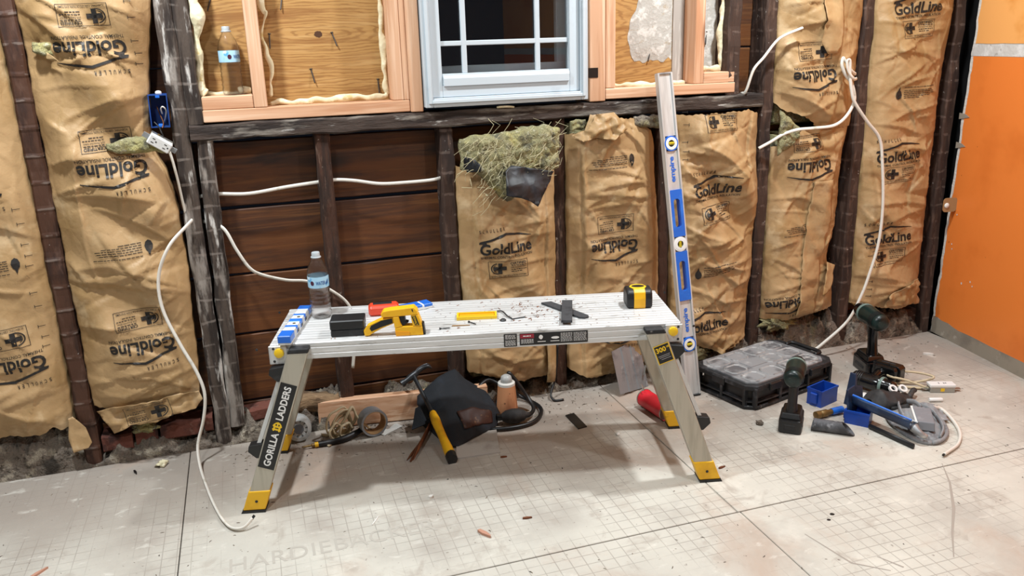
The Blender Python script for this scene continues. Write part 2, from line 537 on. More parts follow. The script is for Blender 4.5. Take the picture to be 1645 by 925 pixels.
mat('orange_red', '#d9452a', .4, layers=[('#b93418', 'noise', 16, 4, .55, .7)])
mat('red_can', '#cf2332', .38, layers=[('#b01a28', 'noise', 16, 4, .5, .7), ('#e2717a', 'noise', 40, 4, .7, .8)])
mat('metal_tin', '#a9a9a4', .35, metal=.8)
mat('galv', '#9a9c9e', .45, metal=.5, layers=[('#7b7d80', 'noise', 11, 5, .48, .64), ('#b9bbbc', 'noise', 20, 4, .58, .7)])
mat('steel_dark', '#3d3f42', .4, metal=.6, layers=[('#222326', 'noise', 24, 4, .5, .7)])
mat('cable_white', '#dedad0', .5, layers=[('#c6c0b2', 'noise', 30, 4, .58, .7)])
mat('cable_tan', '#c4b494', .55, layers=[('#a6967a', 'noise', 30, 4, .55, .7)])
mat('cable_black', '#121315', .4)
mat('copper', '#9a6238', .4, metal=.7)
mat('slate', '#3a3b3e', .7, layers=[('#26272a', 'noise', 20, 5, .5, .68), ('#5a5b5e', 'noise', 36, 4, .64, .75)], bump=[('noise', 60, .4, .004)])
mat('duct_tape', '#8e9296', .4, layers=[('#767a7f', 'noise', 20, 4, .5, .7)], metal=.2)
mat('cardboard', '#9c7a52', .8)
mat('tile_grey', '#a9a49d', .6, layers=[('#8c867f', 'noise', 8, 5, .5, .7)])
mat('canvas_navy', '#15191f', .85, layers=[('#20262f', 'noise', 14, 5, .5, .7)], bump=[('noise', 120, .4, .002)])
mat('grille_brown', '#3a1c12', .6, layers=[('#6a4a30', 'noise', 60, 4, .58, .68)])
mat('cup_brown', '#b98058', .7, layers=[('#8d5636', 'noise', (8, 8, 3), 4, .5, .68), ('#3a1f14', 'noise', 34, 3, .66, .72)])
mat('splinter', '#6a3a1e', .7, layers=[('#a4622c', 'noise', (30, 30, 6), 4, .52, .66)])
mat('pink_chip', '#b98a74', .8)
mat('paper_white', '#dcdad4', .8)
mat('grey_fabric', '#8d8e90', .85, layers=[('#717275', 'noise', 16, 5, .48, .66), ('#a9aaab', 'noise', 30, 4, .6, .72)], bump=[('noise', 40, .6, .008)])
mat('rubber_dark', '#2a2a2b', .7, layers=[('#3f3e3d', 'noise', 18, 5, .5, .7)], bump=[('noise', 40, .4, .006)])
mat('tube_dusty', '#55565a', .7, layers=[('#3a3b3e', 'noise', 14, 5, .48, .64), ('#7f8083', 'noise', 24, 5, .6, .72)])
mat('brass', '#7a6138', .45, metal=.5)
mat('clear_grey', '#c6c9c8', .25, layers=[('#9a9d9c', 'noise', 14, 4, .5, .7)], alpha=.75)
mat('lid_clear', '#8b8c8e', .4, layers=[('#5d5e61', 'noise', 9, 5, .46, .62), ('#b7b7b6', 'noise', 13, 6, .56, .7), ('#e2e2df', 'noise', 9, 4, .68, .78)], spec=.5)
mat('lamp_white', '#e8e8e6', .5)
mat('rotten_wood', '#8f7558', .95, layers=[('#5a4632', 'noise', (8, 30, 30), 6, .46, .62), ('#b59c7c', 'noise', (14, 40, 40), 5, .54, .68)], bump=[('noise', (20, 70, 70), 1.0, .01)])
mat('lid_edge', '#9a9a99', .5, layers=[('#747474', 'noise', 24, 5, .5, .68)])
mat('drill_ring', '#6f837c', .4)
mat('tile_block', '#7d7f84', .6, layers=[('#94969a', 'noise', 14, 5, .5, .7)])
mat('wool_fibre', '#c4bd98', .9)
mat('old_stud_plain', '#43291b', .85, layers=[('#2b1a11', 'noise', (40, 40, 5), 6, .44, .62), ('#6b5446', 'noise', (60, 60, 14), 5, .56, .70), ('#9a8f86', 'noise', 40, 5, .68, .78)], bump=[('noise', (80, 80, 14), .8, .008)])
# ------------------------------------------------------------------ room shell
def rough(mb, x0, x1, y0, y1, z0, z1, axis='z', amp=.004, seed=0, step=.04, cham=.006):
    """a worn timber: chamfered section swept along one axis with uneven faces"""
    lo, hi = {'x': (x0, x1), 'y': (y0, y1), 'z': (z0, z1)}[axis]
    n = max(2, int((hi - lo) / step))
    if axis == 'z': a0, a1, b0, b1 = x0, x1, y0, y1
    elif axis == 'x': a0, a1, b0, b1 = y0, y1, z0, z1
    else: a0, a1, b0, b1 = x0, x1, z0, z1
    c = cham
    sec = [(a0 + c, b0), ((a0 + a1) / 2, b0), (a1 - c, b0), (a1, b0 + c), (a1, b1 - c), (a1 - c, b1), (a0 + c, b1), (a0, b1 - c), (a0, b0 + c)]
    k = len(sec)
    vs = []
    for i in range(n + 1):
        t = lo + (hi - lo) * i / n
        for j, (a, b) in enumerate(sec):
            na = noise.noise(Vector((a * 9 + seed * 7.1, b * 9, t * 11))) * amp
            nb = noise.noise(Vector((a * 9, b * 9 + seed * 3.3, t * 13 + 5))) * amp
            A, B = a + na, b + nb
            vs.append((A, B, t) if axis == 'z' else ((t, A, B) if axis == 'x' else (A, t, B)))
    fs = [(i * k + j, i * k + (j + 1) % k, (i + 1) * k + (j + 1) % k, (i + 1) * k + j) for i in range(n) for j in range(k)]
    fs += [tuple(range(k - 1, -1, -1)), tuple(n * k + j for j in range(k))]
    return mb.raw(vs, fs)

ROOM_L, ROOM_F, CEIL = -2.2, -4.2, 2.5
# floor: a subfloor slab carrying cement backer boards
fl = MB().bx(ROOM_L, 3.0, ROOM_F, .13, -.06, -.008).build('floor', 'subfloor')
tag(fl, 'grey cement backer board floor with printed grid, under the work platform', 'floor', kind='structure')
def panel(x0, x1, y0, y1):
    x0, x1, y0, y1 = max(x0, ROOM_L), min(x1, 2.83), max(y0, ROOM_F), y1
    MB().bx(x0 + .0014, x1 - .0014, y0 + .0012, y1 - .0012, -.008, 0, .0015).build('cement_board', 'cement_board', fl)
rows = [(-.99, -.012, -.300, 1.222), (-1.906, -.992, -.296, 1.229), (-2.82, -1.908, -.98, .54), (-3.734, -2.822, -.296, 1.229), (ROOM_F, -3.736, -.98, .54)]
for (y0, y1, xa, xb) in rows:
    xs = [xa - 1.524 * 2, xa - 1.524, xa, xb, xb + 1.524, xb + 3.048]
    for a, b in zip(xs, xs[1:]):
        if b > ROOM_L + .02 and a < 2.8:
            panel(a, b, y0, y1)
# pressed lettering of the boards and long scuffs
decal('board_lettering', [text_fit('HARDIEBACKER', .56, .062, .0, 1.06, (.11, -.745))], 'board_print', fl, Matrix.Identity(4), .0005)
decal('board_lettering', [text_fit('BACKER', .27, .06, .0, 1.06, (1.59, -.735))], 'board_print', fl, Matrix.Identity(4), .0005)
decal('scuff_mark', [strip2([(1.968, -.975), (1.90, -1.075), (1.80, -1.19), (1.70, -1.285), (1.62, -1.37)], (.002, .006, .009, .006, .003)),
      strip2([(1.33, -1.15), (1.36, -1.30), (1.43, -1.36)], (.003, .006, .003)), strip2([(-.62, -.12), (-.615, -.26), (-.62, -.40)], (.003, .006, .002)),
      strip2([(1.44, -1.30), (1.47, -1.36)], (.003, .006))], 'scuff', fl, Matrix.Identity(4), .0004)

cl = MB().bx(ROOM_L, 3.0, ROOM_F, .13, CEIL, CEIL + .05).build('ceiling', 'ceiling_grey')
tag(cl, 'plain grey ceiling above the room, out of the photo', 'ceiling', kind='structure')
wl = MB().bx(ROOM_L - .06, ROOM_L, ROOM_F, .13, -.06, CEIL).build('wall_left', 'wall_dark_grey')
tag(wl, 'plain dark grey left wall of the room, out of the photo', 'wall', kind='structure')
wf = MB().bx(ROOM_L, 3.0, ROOM_F - .06, ROOM_F, -.06, CEIL).build('wall_front', 'wall_dark_grey')
tag(wf, 'plain dark grey wall behind the viewer, out of the photo', 'wall', kind='structure')
for (l_, p_) in LAMPS:
    t = thing('ceiling_lamp', 'round white recessed ceiling lamp ' + ('near the stud wall, ' if l_[1] > -1 else 'in mid room, ') + ('left of the window' if l_[0] < 0 else 'by the orange wall side'), 'lamp', (l_[0], l_[1], CEIL))
    MB().lathe([(.15, 0), (.15, -.03), (.145, -.035), (.13, -.035), (.13, -.012), (.0001, -.012)], 32).build('rim', 'lamp_white', t, True, autosmooth=40)

# back wall: an open timber frame
wb = bpy.data.objects.new('wall_back', None)
COL.objects.link(wb)
tag(wb, 'opened up old timber stud wall with brown board sheathing and new pine window framing', 'wall', kind='structure')
for i, (z0, z1) in enumerate([(-.06, .104), (.112, .354), (.363, .568), (.578, .798), (.809, 1.024), (1.033, 1.26), (1.265, 1.50), (1.505, 1.74), (1.745, 1.98), (1.985, 2.22), (2.225, 2.5)]):
    runs = [(ROOM_L, 3.0)] if z1 < 1.03 else [(ROOM_L, -.14), (1.79, 3.0)]
    for (a, b) in runs:
        mb = MB()
        rough(mb, a, b, .100, .122, z0, z1, 'x', .003, i * 3 + a, .12, .003)
        mb.build('sheathing_board', 'sheathing', wb)
for i, x in enumerate([-2.14, -1.86, -1.44, -1.02, -.600, -.186, 1.926, 2.366, 2.816]):
    mb = MB()
    rough(mb, x - .025, x + .025, -.004, .099, -.008, CEIL, 'z', .006, i, .035)
    mb.build('stud', {-.186: 'old_stud_grey', 1.926: 'old_stud', 2.366: 'old_stud', 2.816: 'old_stud'}.get(x, 'old_stud_red'), wb)
for i, (x, m_, y) in enumerate([(.244, 'old_stud_plain', .012), (.661, 'old_stud', .012), (1.072, 'old_stud_plain', .012), (1.502, 'old_stud_plain', .012)]):
    mb = MB()
    rough(mb, x - .024, x + .024, y, .099, -.008, 1.042, 'z', .006, i + 20, .035)
    mb.build('cripple_stud', m_, wb)
mb = MB(TR(-.135, 0, .55) @ RY(1.0) @ TR(.135, 0, -.55))
rough(mb, -.152, -.106, .0, .099, .06, 1.045, 'z', .007, 31, .035)
mb.build('cripple_stud', 'old_stud_grey', wb)
for i, (a, b, m_) in enumerate([(-.162, -.116, 'old_stud_grey'), (1.745, 1.80, 'old_stud')]):
    mb = MB()
    rough(mb, a, b, .0, .099, 1.092, CEIL, 'z', .006, 40 + i, .035)
    mb.build('jack_stud', m_, wb)
mb = MB()
rough(mb, -.160, 1.903, -.006, .099, 1.040, 1.091, 'x', .006, 50, .04)
mb.build('sill_beam', 'old_beam', wb)
MB().bx(2.842, 3.0, .05, .099, -.008, CEIL).build('tar_paper', 'tar_paper', wb)
for (a, b) in [(1.952, 2.34), (2.392, 2.79)]:
    mb = MB(); rough(mb, a, b, .03, .099, .03, .10, 'x', .006, a, .05); mb.build('sole_plate', 'old_stud_red', wb)
# new pine framing
def lumber(x0, x1, y0, y1, z0, z1, name='framing_lumber', m_=None):
    horiz = (x1 - x0) > (z1 - z0)
    return MB().bx(x0, x1, y0, y1, z0, z1, .0025).build(name, m_ or ('pine_h' if horiz else 'pine'), wb)
Yf = .0
lumber(-.1145, .5395, Yf, .089, 1.096, 1.134)
lumber(-.113, .0405, Yf + .002, .089, 1.1345, 1.175)
lumber(.0415, .0825, Yf, .089, 1.1345, CEIL)
lumber(.484, .521, Yf + .003, .089, 1.1345, CEIL)
lumber(.5405, .583, Yf - .004, .089, 1.094, CEIL)
lumber(.5215, .540, Yf + .001, .089, 1.1345, CEIL)
lumber(1.186, 1.247, Yf - .004, .089, 1.095, CEIL)
lumber(1.2485, 1.288, Yf, .089, 1.139, CEIL)
lumber(1.2485, 1.779, Yf - .003, .089, 1.101, 1.138)
lumber(1.606, 1.6455, Yf, .089, 1.1385, CEIL)
lumber(1.6465, 1.777, Yf, .089, 1.1385, 1.178)
# plywood sheathing around the window
def ply(x0, x1, z0, z1):
    return MB().bx(x0, x1, .0895, .1065, z0, z1).build('plywood_panel', 'plywood', wb)
pA = ply(-.14, .0615, 1.092, CEIL); pB = ply(.0625, .583, 1.092, CEIL); pC = ply(1.175, 1.79, 1.092, CEIL)
ply(.5845, 1.174, 2.0, CEIL)
def blob(cx, cz, rx, rz, n=28, seed=0, k=.25):
    return poly2([(cx + rx * math.cos(a) * (1 + k * noise.noise(Vector((math.cos(a) * 2 + seed, math.sin(a) * 2, seed)))), cz + rz * math.sin(a) * (1 + k * noise.noise(Vector((math.cos(a) * 2, math.sin(a) * 2 + seed, 3))))) for a in [2 * math.pi * i / n for i in range(n)]])
WALLF = Matrix(((1, 0, 0, 0), (0, 0, -1, 0), (0, 1, 0, 0), (0, 0, 0, 1)))    # plane x,y -> world x,z facing the room
decal('knot', [blob(.268, 1.352, .013, .010, seed=1)], 'plywood_knot', wb, TR(0, .0893, 0) @ WALLF)
MB().sheet(lambda u, v: (1.405 + .152 * u - .025 * math.sin(v * 9) * (1 - u) + .02 * noise.noise(Vector((v * 9, u, 1))) * (1 - u), .0885 - .006 * min(1, 6 * min(u, 1 - u, v * 2)) + .002 * noise.noise(Vector((u * 9, v * 20, 2))), 1.225 + (1.75 - 1.225) * v + .02 * noise.noise(Vector((u * 6, 4, v)))), 14, 40).build('white_overspray', 'foam_white', wb, True)
MB().bx(1.5595, 1.603, .083, .0893, 1.14, 2.2).build('grey_tape', 'housewrap_grey', wb)
MB().sheet(lambda u, v: (1.6475 + .115 * u, .087 + .002 * noise.noise(Vector((u * 9, v * 30, 7))), 1.18 + .6 * v), 8, 40).build('white_overspray', 'foam_white', wb, True)
# foam beads
def bead(pts, r, seed, n=10, flat=.7):
    rnd = random.Random(seed)
    path = cr([(x, y, z) for x, y, z in pts], 12)
    path = [p + Vector((.006 * noise.noise(p * 30 + Vector((seed, 0, 0))), .003 * noise.noise(p * 35), .006 * noise.noise(p * 28 + Vector((0, seed, 0))))) for p in path]
    rr = [r * (.8 + .75 * noise.noise(p * 24 + Vector((seed * 3, 1, 2)))) for p in path]
    rr[0] *= .4; rr[-1] *= .4
    MB().tube(path, [max(.003, q) for q in rr], n, flat=flat).build('spray_foam', 'foam', wb, True)
bead([(-.108, .03, 2.0), (-.105, .03, 1.62), (-.1, .025, 1.46), (-.094, .02, 1.40), (-.106, .03, 1.33), (-.107, .035, 1.26), (-.112, .04, 1.20), (-.10, .04, 1.182)], .018, 1)
bead([(-.105, .07, 1.18), (-.06, .078, 1.178), (.0, .078, 1.177)], .008, 2)
bead([(.0, .07, 1.184), (.018, .066, 1.186), (.036, .07, 1.184)], .011, 21)
bead([(.094, .07, 2.0), (.093, .07, 1.7), (.1, .06, 1.45), (.108, .06, 1.42), (.094, .07, 1.37), (.094, .075, 1.32), (.108, .06, 1.255), (.103, .06, 1.215), (.096, .07, 1.16)], .011, 3)
bead([(.09, .07, 1.142), (.13, .06, 1.146), (.18, .055, 1.144), (.23, .05, 1.148), (.28, .06, 1.146), (.34, .05, 1.150), (.40, .05, 1.148), (.46, .06, 1.147), (.478, .06, 1.155)], .012, 4)
bead([(.476, .07, 1.15), (.472, .07, 1.22), (.474, .075, 1.30), (.470, .07, 1.36), (.474, .07, 1.42), (.468, .07, 1.48), (.474, .07, 1.7), (.474, .07, 2.0)], .010, 5)
bead([(1.30, .06, 1.142), (1.36, .05, 1.146), (1.42, .05, 1.143), (1.50, .045, 1.144), (1.56, .05, 1.143), (1.60, .06, 1.142)], .010, 6)
bead([(1.65, .06, 1.186), (1.68, .04, 1.192), (1.72, .05, 1.19), (1.765, .06, 1.186)], .016, 7)
bead([(1.748, .05, 1.19), (1.742, .05, 1.25), (1.738, .05, 1.34), (1.746, .05, 1.42), (1.738, .05, 1.6), (1.74, .05, 2.0)], .012, 8)
# nails left in the plywood
for (x, z, a) in [(-.055, 1.452, 20), (.162, 1.452, 12), (.113, 1.335, 4), (.318, 1.335, -16), (.238, 1.222, -10), (1.63 - .165, 1.245, 18), (1.70, 1.30, 8), (.452, 1.18, 0)]:
    M = TR(x, .086, z) @ RY(a) @ RX(-12)
    MB().lathe([(.0001, -.026), (.0022, -.022), (.0022, .02), (.0055, .021), (.0055, .0235), (.0001, .0235)], 8, M).build('bent_nail', 'nail', wb)
# bricks between the first studs
for (x0, x1, z0, z1, y) in [(-.568, -.475, .036, .094, .006), (-.466, -.395, .040, .098, .012), (-.386, -.255, .046, .104, .008), (-.246, -.217, .05, .105, .012), (-.128, -.02, .055, .10, .03), (-1.0, -.86, .03, .09, .03), (-.85, -.70, .03, .09, .03)]:
    mb = MB(); rough(mb, x0, x1, y, .098, z0, z1, 'x', .006, x0 * 9, .02, .006); mb.build('brick', 'brick', wb)
# foam crumbs under the window and a black tape tab
decal('black_tape', [rect2(-.014, .024, -.017, .017)], 'label_black', wb, TR(1.194, -.0055, 1.195) @ WALLF)
bead([(.84, -.005, 1.094), (.87, -.010, 1.097), (.90, -.006, 1.095)], .005, 12)

# ------------------------------------------------------------------ window
win = bpy.data.objects.new('window_1', None)
COL.objects.link(win)
win.location = (.879, 0, 1.106)
tag(win, 'white vinyl double-hung window with grille bars, dark night outside', 'window', kind='structure')
WX0, WX1, WZ1 = -.292, .292, .86
def ring(mb, x0, x1, z0, z1, w, y0, y1, wb_=None, wt=None):
    wb_ = wb_ or w; wt = wt or w
    mb.bx(x0, x0 + w, y0, y1, z0, z1, .002); mb.bx(x1 - w, x1, y0, y1, z0, z1, .002)
    mb.bx(x0 + w, x1 - w, y0, y1, z0, z0 + wb_, .002); mb.bx(x0 + w, x1 - w, y0, y1, z1 - wt, z1, .002)
mb = MB(); ring(mb, WX0, WX1, 0, WZ1, .026, -.026, .085, .030); mb.build('frame', 'vinyl', win)
mb = MB(); ring(mb, WX0 + .010, WX1 - .010, .012, WZ1 - .012, .012, -.032, -.026); mb.build('nail_fin_trim', 'vinyl', win)
SX0, SX1 = WX0 + .027, WX1 - .027
sash = MB(); ring(sash, SX0, SX1, .031, .44, .037, -.012, .022, .040, .03); sash = sash.build('lower_sash', 'vinyl', win)
mb = MB()
mb.prism([(-.020, 0), (-.020, .024), (-.013, .035), (-.013, 0)], SX0 + .04, SX1 - .04, TR(0, 0, .068) @ Matrix(((0, 0, 1, 0), (1, 0, 0, 0), (0, 1, 0, 0), (0, 0, 0, 1))))
mb.bx(SX0 + .037, SX1 - .037, -.010, .02, .071, .107, .002)
mb.build('lift_rail', 'vinyl', sash)
for s in (-1, 1):
    MB(TR(s * (SX1 - .052), -.0125, .083)).prism([(-.014, -.011), (.014, -.011), (.0, .016)], -.002, .002, RX(90)).build('corner_latch', 'vinyl', sash)
GX0, GX1, GZ0, GZ1 = SX0 + .037, SX1 - .037, .107, .41
cx_ = [GX0, .733 - .879, .994 - .879, GX1]
cz_ = [GZ0, .204, GZ1]
for x in cx_[1:3]:
    MB().bx(x - .009, x + .009, -.003, .007, GZ0, GZ1, .002).build('grille_bar', 'vinyl', sash)
MB().bx(GX0, GX1, -.0025, .0065, cz_[1] - .008, cz_[1] + .008, .002).build('grille_bar', 'vinyl', sash)
for i in range(3):
    for j in range(2):
        MB().bx(cx_[i] - .001, cx_[i + 1] + .001, .008, .012, cz_[j] - .001, cz_[j + 1] + .001).build('pane', 'nightglass', sash)
up = MB(); ring(up, SX0, SX1, .41, WZ1 - .03, .037, .03, .064, .03, .03); up = up.build('upper_sash', 'vinyl', win)
for x in cx_[1:3]:
    MB().bx(x - .009, x + .009, .038, .048, .44, WZ1 - .06, .002).build('grille_bar', 'vinyl', up)
MB().bx(GX0 - .001, GX1 + .001, .05, .054, .44, WZ1 - .06).build('pane', 'nightglass', up)
mb = MB(); mb.bx(SX0, SX1, .052, .084, .031, .130, .002); mb.bx(SX1 - .058, SX1, .06, .084, .1, .5, .002)
mb.build('outer_screen_frame', 'screen_track', win)

# ------------------------------------------------------------------ right wall
wr = bpy.data.objects.new('wall_right', None)
COL.objects.link(wr)
wr.location = (2.846, -.012, 0)
ANG = math.degrees(math.atan2(-.55, -.085))     # along the wall, away from the corner
wr.rotation_euler = (0, 0, math.radians(ANG))
tag(wr, 'orange painted drywall side wall with an unpainted grey strip along the floor', 'wall', kind='structure')
# local: x along the wall from the corner, y = -into the room side is -y ... z up
def edge_cut(z):      # ragged cut of the drywall edge
    return .050 * z / 1.42 + .008 * noise.noise(Vector((0, 3, z * 9))) + .006 * noise.noise(Vector((2, 0, z * 31)))
mb = MB()
zs = [CEIL * i / 90 for i in range(91)]
vs = []
for z in zs:
    e = edge_cut(z)
    vs += [(e, 0, z), (e, .013, z), (4.3, 0, z), (4.3, .013, z)]
fs = []
for i in range(90):
    a, b = i * 4, (i + 1) * 4
    fs += [(a, a + 1, b + 1, b), (a, b, b + 2, a + 2), (a + 1, a + 3, b + 3, b + 1), (a + 2, b + 2, b + 3, a + 3)]
mb.raw(vs, fs).build('drywall_core', 'gypsum', wr)
def skin(name, m_, z0f, z1f, n=80, ed=.016, ext=4.28, th=.0012):
    mb = MB()
    us = [0, .01, .02, .04, .06, .09, .12, .16, .2, .25, .3, .36, .45, .6, 1.0, 2.0, ext]
    vs, fs = [], []
    for j in range(n + 1):
        for i, u in enumerate(us):
            z0, z1 = z0f(u), z1f(u)
            z = z0 + (z1 - z0) * j / n
            e = edge_cut(z) + ed + .005 * noise.noise(Vector((5, 1, z * 22)))
            vs.append((max(u, 0) + e if u < .2 else u + e * max(0, 1 - (u - .2)), -th, z))
    w = len(us)
    for j in range(n):
        for i in range(w - 1):
            fs.append((j * w + i, j * w + i + 1, (j + 1) * w + i + 1, (j + 1) * w + i))
    return mb.raw(vs, fs).build(name, m_, wr, solid=.001)
skin('painted_sheet', 'orange_paint', lambda u: .058 + .016 * (1 if u < .10 else .35) + .008 * noise.noise(Vector((u * 30, 0, 0))), lambda u: 1.196, 60)
skin('unpainted_strip', 'drywall_grey', lambda u: .0, lambda u: .058 + .016 * (1 if u < .10 else .35) + .008 * noise.noise(Vector((u * 30, 0, 0))), 8, .003)
skin('joint_compound', 'joint_compound', lambda u: 1.197, lambda u: 1.243 + .004 * noise.noise(Vector((u * 20, 3, 0))), 6, .004)
skin('upper_painted_sheet', 'orange_pale', lambda u: 1.245 + .004 * noise.noise(Vector((u * 20, 3, 0))), lambda u: CEIL - .01, 40, .014)
XZ0 = Matrix(((1, 0, 0, 0), (0, 0, 1, 0), (0, 1, 0, 0), (0, 0, 0, 1)))
# paint chips
rnd = random.Random(4)
its = [blob(x, z, r, r * 1.3, 10, i) for i, (x, z, r) in enumerate([(.16, .27, .004), (.21, .29, .0035), (.225, .275, .003), (.07, .42, .003), (.075, .40, .003), (.08, .55, .003)])]
decal('paint_chip', its, 'gypsum', wr, TR(0, -.0026, 0) @ WALLF)
for (z, l) in [(.955, .050), (.835, .045)]:
    MB().prism([(edge_cut(z) - .012, -.012), (edge_cut(z) + l, .0), (edge_cut(z) + l * .5, .011), (edge_cut(z) - .012, .014)], -.004, -.0022, TR(0, 0, z) @ XZ0).build('torn_paper_tab', 'drywall_grey', wr)
# ------------------------------------------------------------------ insulation batts
def make_h(seed, XL, XR, bulge, base, ncre, z0, z1, creases=(), amp=1.0, folds=()):
    rs = np.random.RandomState(seed)
    xm0 = min(p[1] for p in XL); xm1 = max(p[1] for p in XR)
    C = []
    for i in range(int(ncre * 2.2)):
        th = rs.normal(0, .55) if rs.rand() < .65 else rs.uniform(0, math.pi)
        C.append((rs.uniform(xm0, xm1), rs.uniform(z0, z1), th, rs.uniform(.03, .15), rs.uniform(.005, .015), rs.uniform(-.007, .010) * amp))
    for (x, z, th, ln, w, a) in creases:
        C.append((x, z, math.radians(th), ln, w, a))
    W = [(rs.uniform(8, 30), rs.uniform(6, 26), rs.uniform(0, 6.28), rs.uniform(.0010, .0036) * amp) for _ in range(16)]
    zl = np.array([p[0] for p in XL][::-1]) if XL[0][0] > XL[-1][0] else np.array([p[0] for p in XL])
    def fx(P, z):
        Q = sorted(P)
        return np.interp(z, [q[0] for q in Q], [q[1] for q in Q])
    def h(x, z):
        x = np.asarray(x, float); z = np.asarray(z, float)
        a, b = fx(XL, z), fx(XR, z)
        u = np.clip((x - a) / (b - a), 0, 1)
        e = np.clip(1 - np.abs(2 * u - 1) ** 3.2, 0, 1)
        vend = np.clip(np.minimum((z - z0) / .06, (z1 - z) / .06), 0, 1)
        y = base + bulge * e * (.55 + .45 * vend)
        for (kx, kz, ph, am) in W:
            y = y + am * np.sin(kx * x + kz * z + ph) * (.3 + .7 * e)
        for (cx, cz, th, ln, w, am) in C:
            dx, dz = x - cx, z - cz
            t = dx * math.cos(th) + dz * math.sin(th)
            d = -dx * math.sin(th) + dz * math.cos(th) + .12 * t * t / max(ln, .01)
            prof = np.where(d > 0, np.exp(-d / (w * 1.8)), np.exp(d / (w * .35)))
            y = y + am * prof * np.exp(-(t / ln) ** 4) * (.35 + .65 * e)
        for (uu, dp) in folds:
            y = y - dp * np.exp(-((u - uu) / .012) ** 2) + dp * .7 * np.exp(-((u - uu - .03) / .02) ** 2)
        return y
    return h, fx

def logo_items():
    return [text_fit('GoldLine', .19, .043, .026, 1.0, (0, 0)),
            text_fit('THERMAL CONTROL INSULATION', .188, .0095, .006, 1.0, (0, -.032)),
            strip2([(-.095, .0265), (-.06, .033), (0, .051), (.05, .044), (.094, .035)], (.0065, .0075, .0085, .006, .0022)),
            rect2(-.086, -.078, .018, .031), rect2(-.097, -.072, .0215, .0265)] + \
           [text_fit(ch, .0055, .012, .01, 1, (-.092 + i * .0125, .068)) for i, ch in enumerate('SCHULLER')]
def badge_items():
    rs = random.Random(7)
    it = [rect2(-.07, .07, .031, .0325), rect2(-.07, .07, -.0325, -.031), rect2(-.07, -.0685, -.0325, .0325), rect2(.0685, .07, -.0325, .0325),
          rect2(-.052, -.008, -.003, .011), rect2(-.037, -.023, -.017, .025)]
    it.append(strip2([(-.036 + .024 * math.cos(a), .004 + .020 * math.sin(a)) for a in [math.radians(100 + 16 * i) for i in range(12)]], .0035))
    it.append(strip2([(-.036 + .018 * math.cos(a), .004 + .014 * math.sin(a)) for a in [math.radians(120 + 16 * i) for i in range(9)]], .002))
    it.append(text_fit('CERTIFIED', .058, .0092, .03, 1.05, (.034, .022)))
    it.append(text_fit('25% Recycled Glass', .056, .0062, .004, 1, (.034, .006)))
    for (y, w) in [(.0135, .05), (-.002, .054), (-.0095, .04)]:
        x = .008
        while x < .008 + w:
            l = rs.uniform(.005, .012)
            it.append(rect2(x, min(x + l, .064), y - .0012, y + .0012)); x += l + .002
    it.append(text_fit('SCIENTIFIC CERTIFICATION SYSTEMS', .124, .0058, .006, 1, (0, -.0245)))
    return it
def flame_items():
    rs = random.Random(3)
    it = [poly2([(-.078 + x, y) for x, y in [(0, -.024), (.008, -.018), (.012, -.006), (.009, .006), (.004, .012), (.001, .026), (-.004, .012), (-.010, .004), (-.012, -.008), (-.008, -.019)]])]
    for k, (y, w) in enumerate([(.022, .135), (.010, .125), (.003, .125), (-.004, .12), (-.011, .115), (-.018, .05)]):
        x = -.058
        while x < -.058 + w:
            l = rs.uniform(.005, .016)
            it.append(rect2(x, x + l, y - .0011, y + .0011)); x += l + .0022
    return it
def mark_items():
    it = []
    return [poly2([(-.010, -.0008), (.008, -.0008), (.008, -.005), (.0095, -.005), (.0095, .005), (.008, .005), (.008, .0008), (-.010, .0008)])]
PRINT = {'logo': (logo_items, 'printed_logo'), 'badge': (badge_items, 'printed_badge'), 'flame': (flame_items, 'printed_flame_notice'), 'marks': (mark_items, 'printed_tick')}
_pc = {}
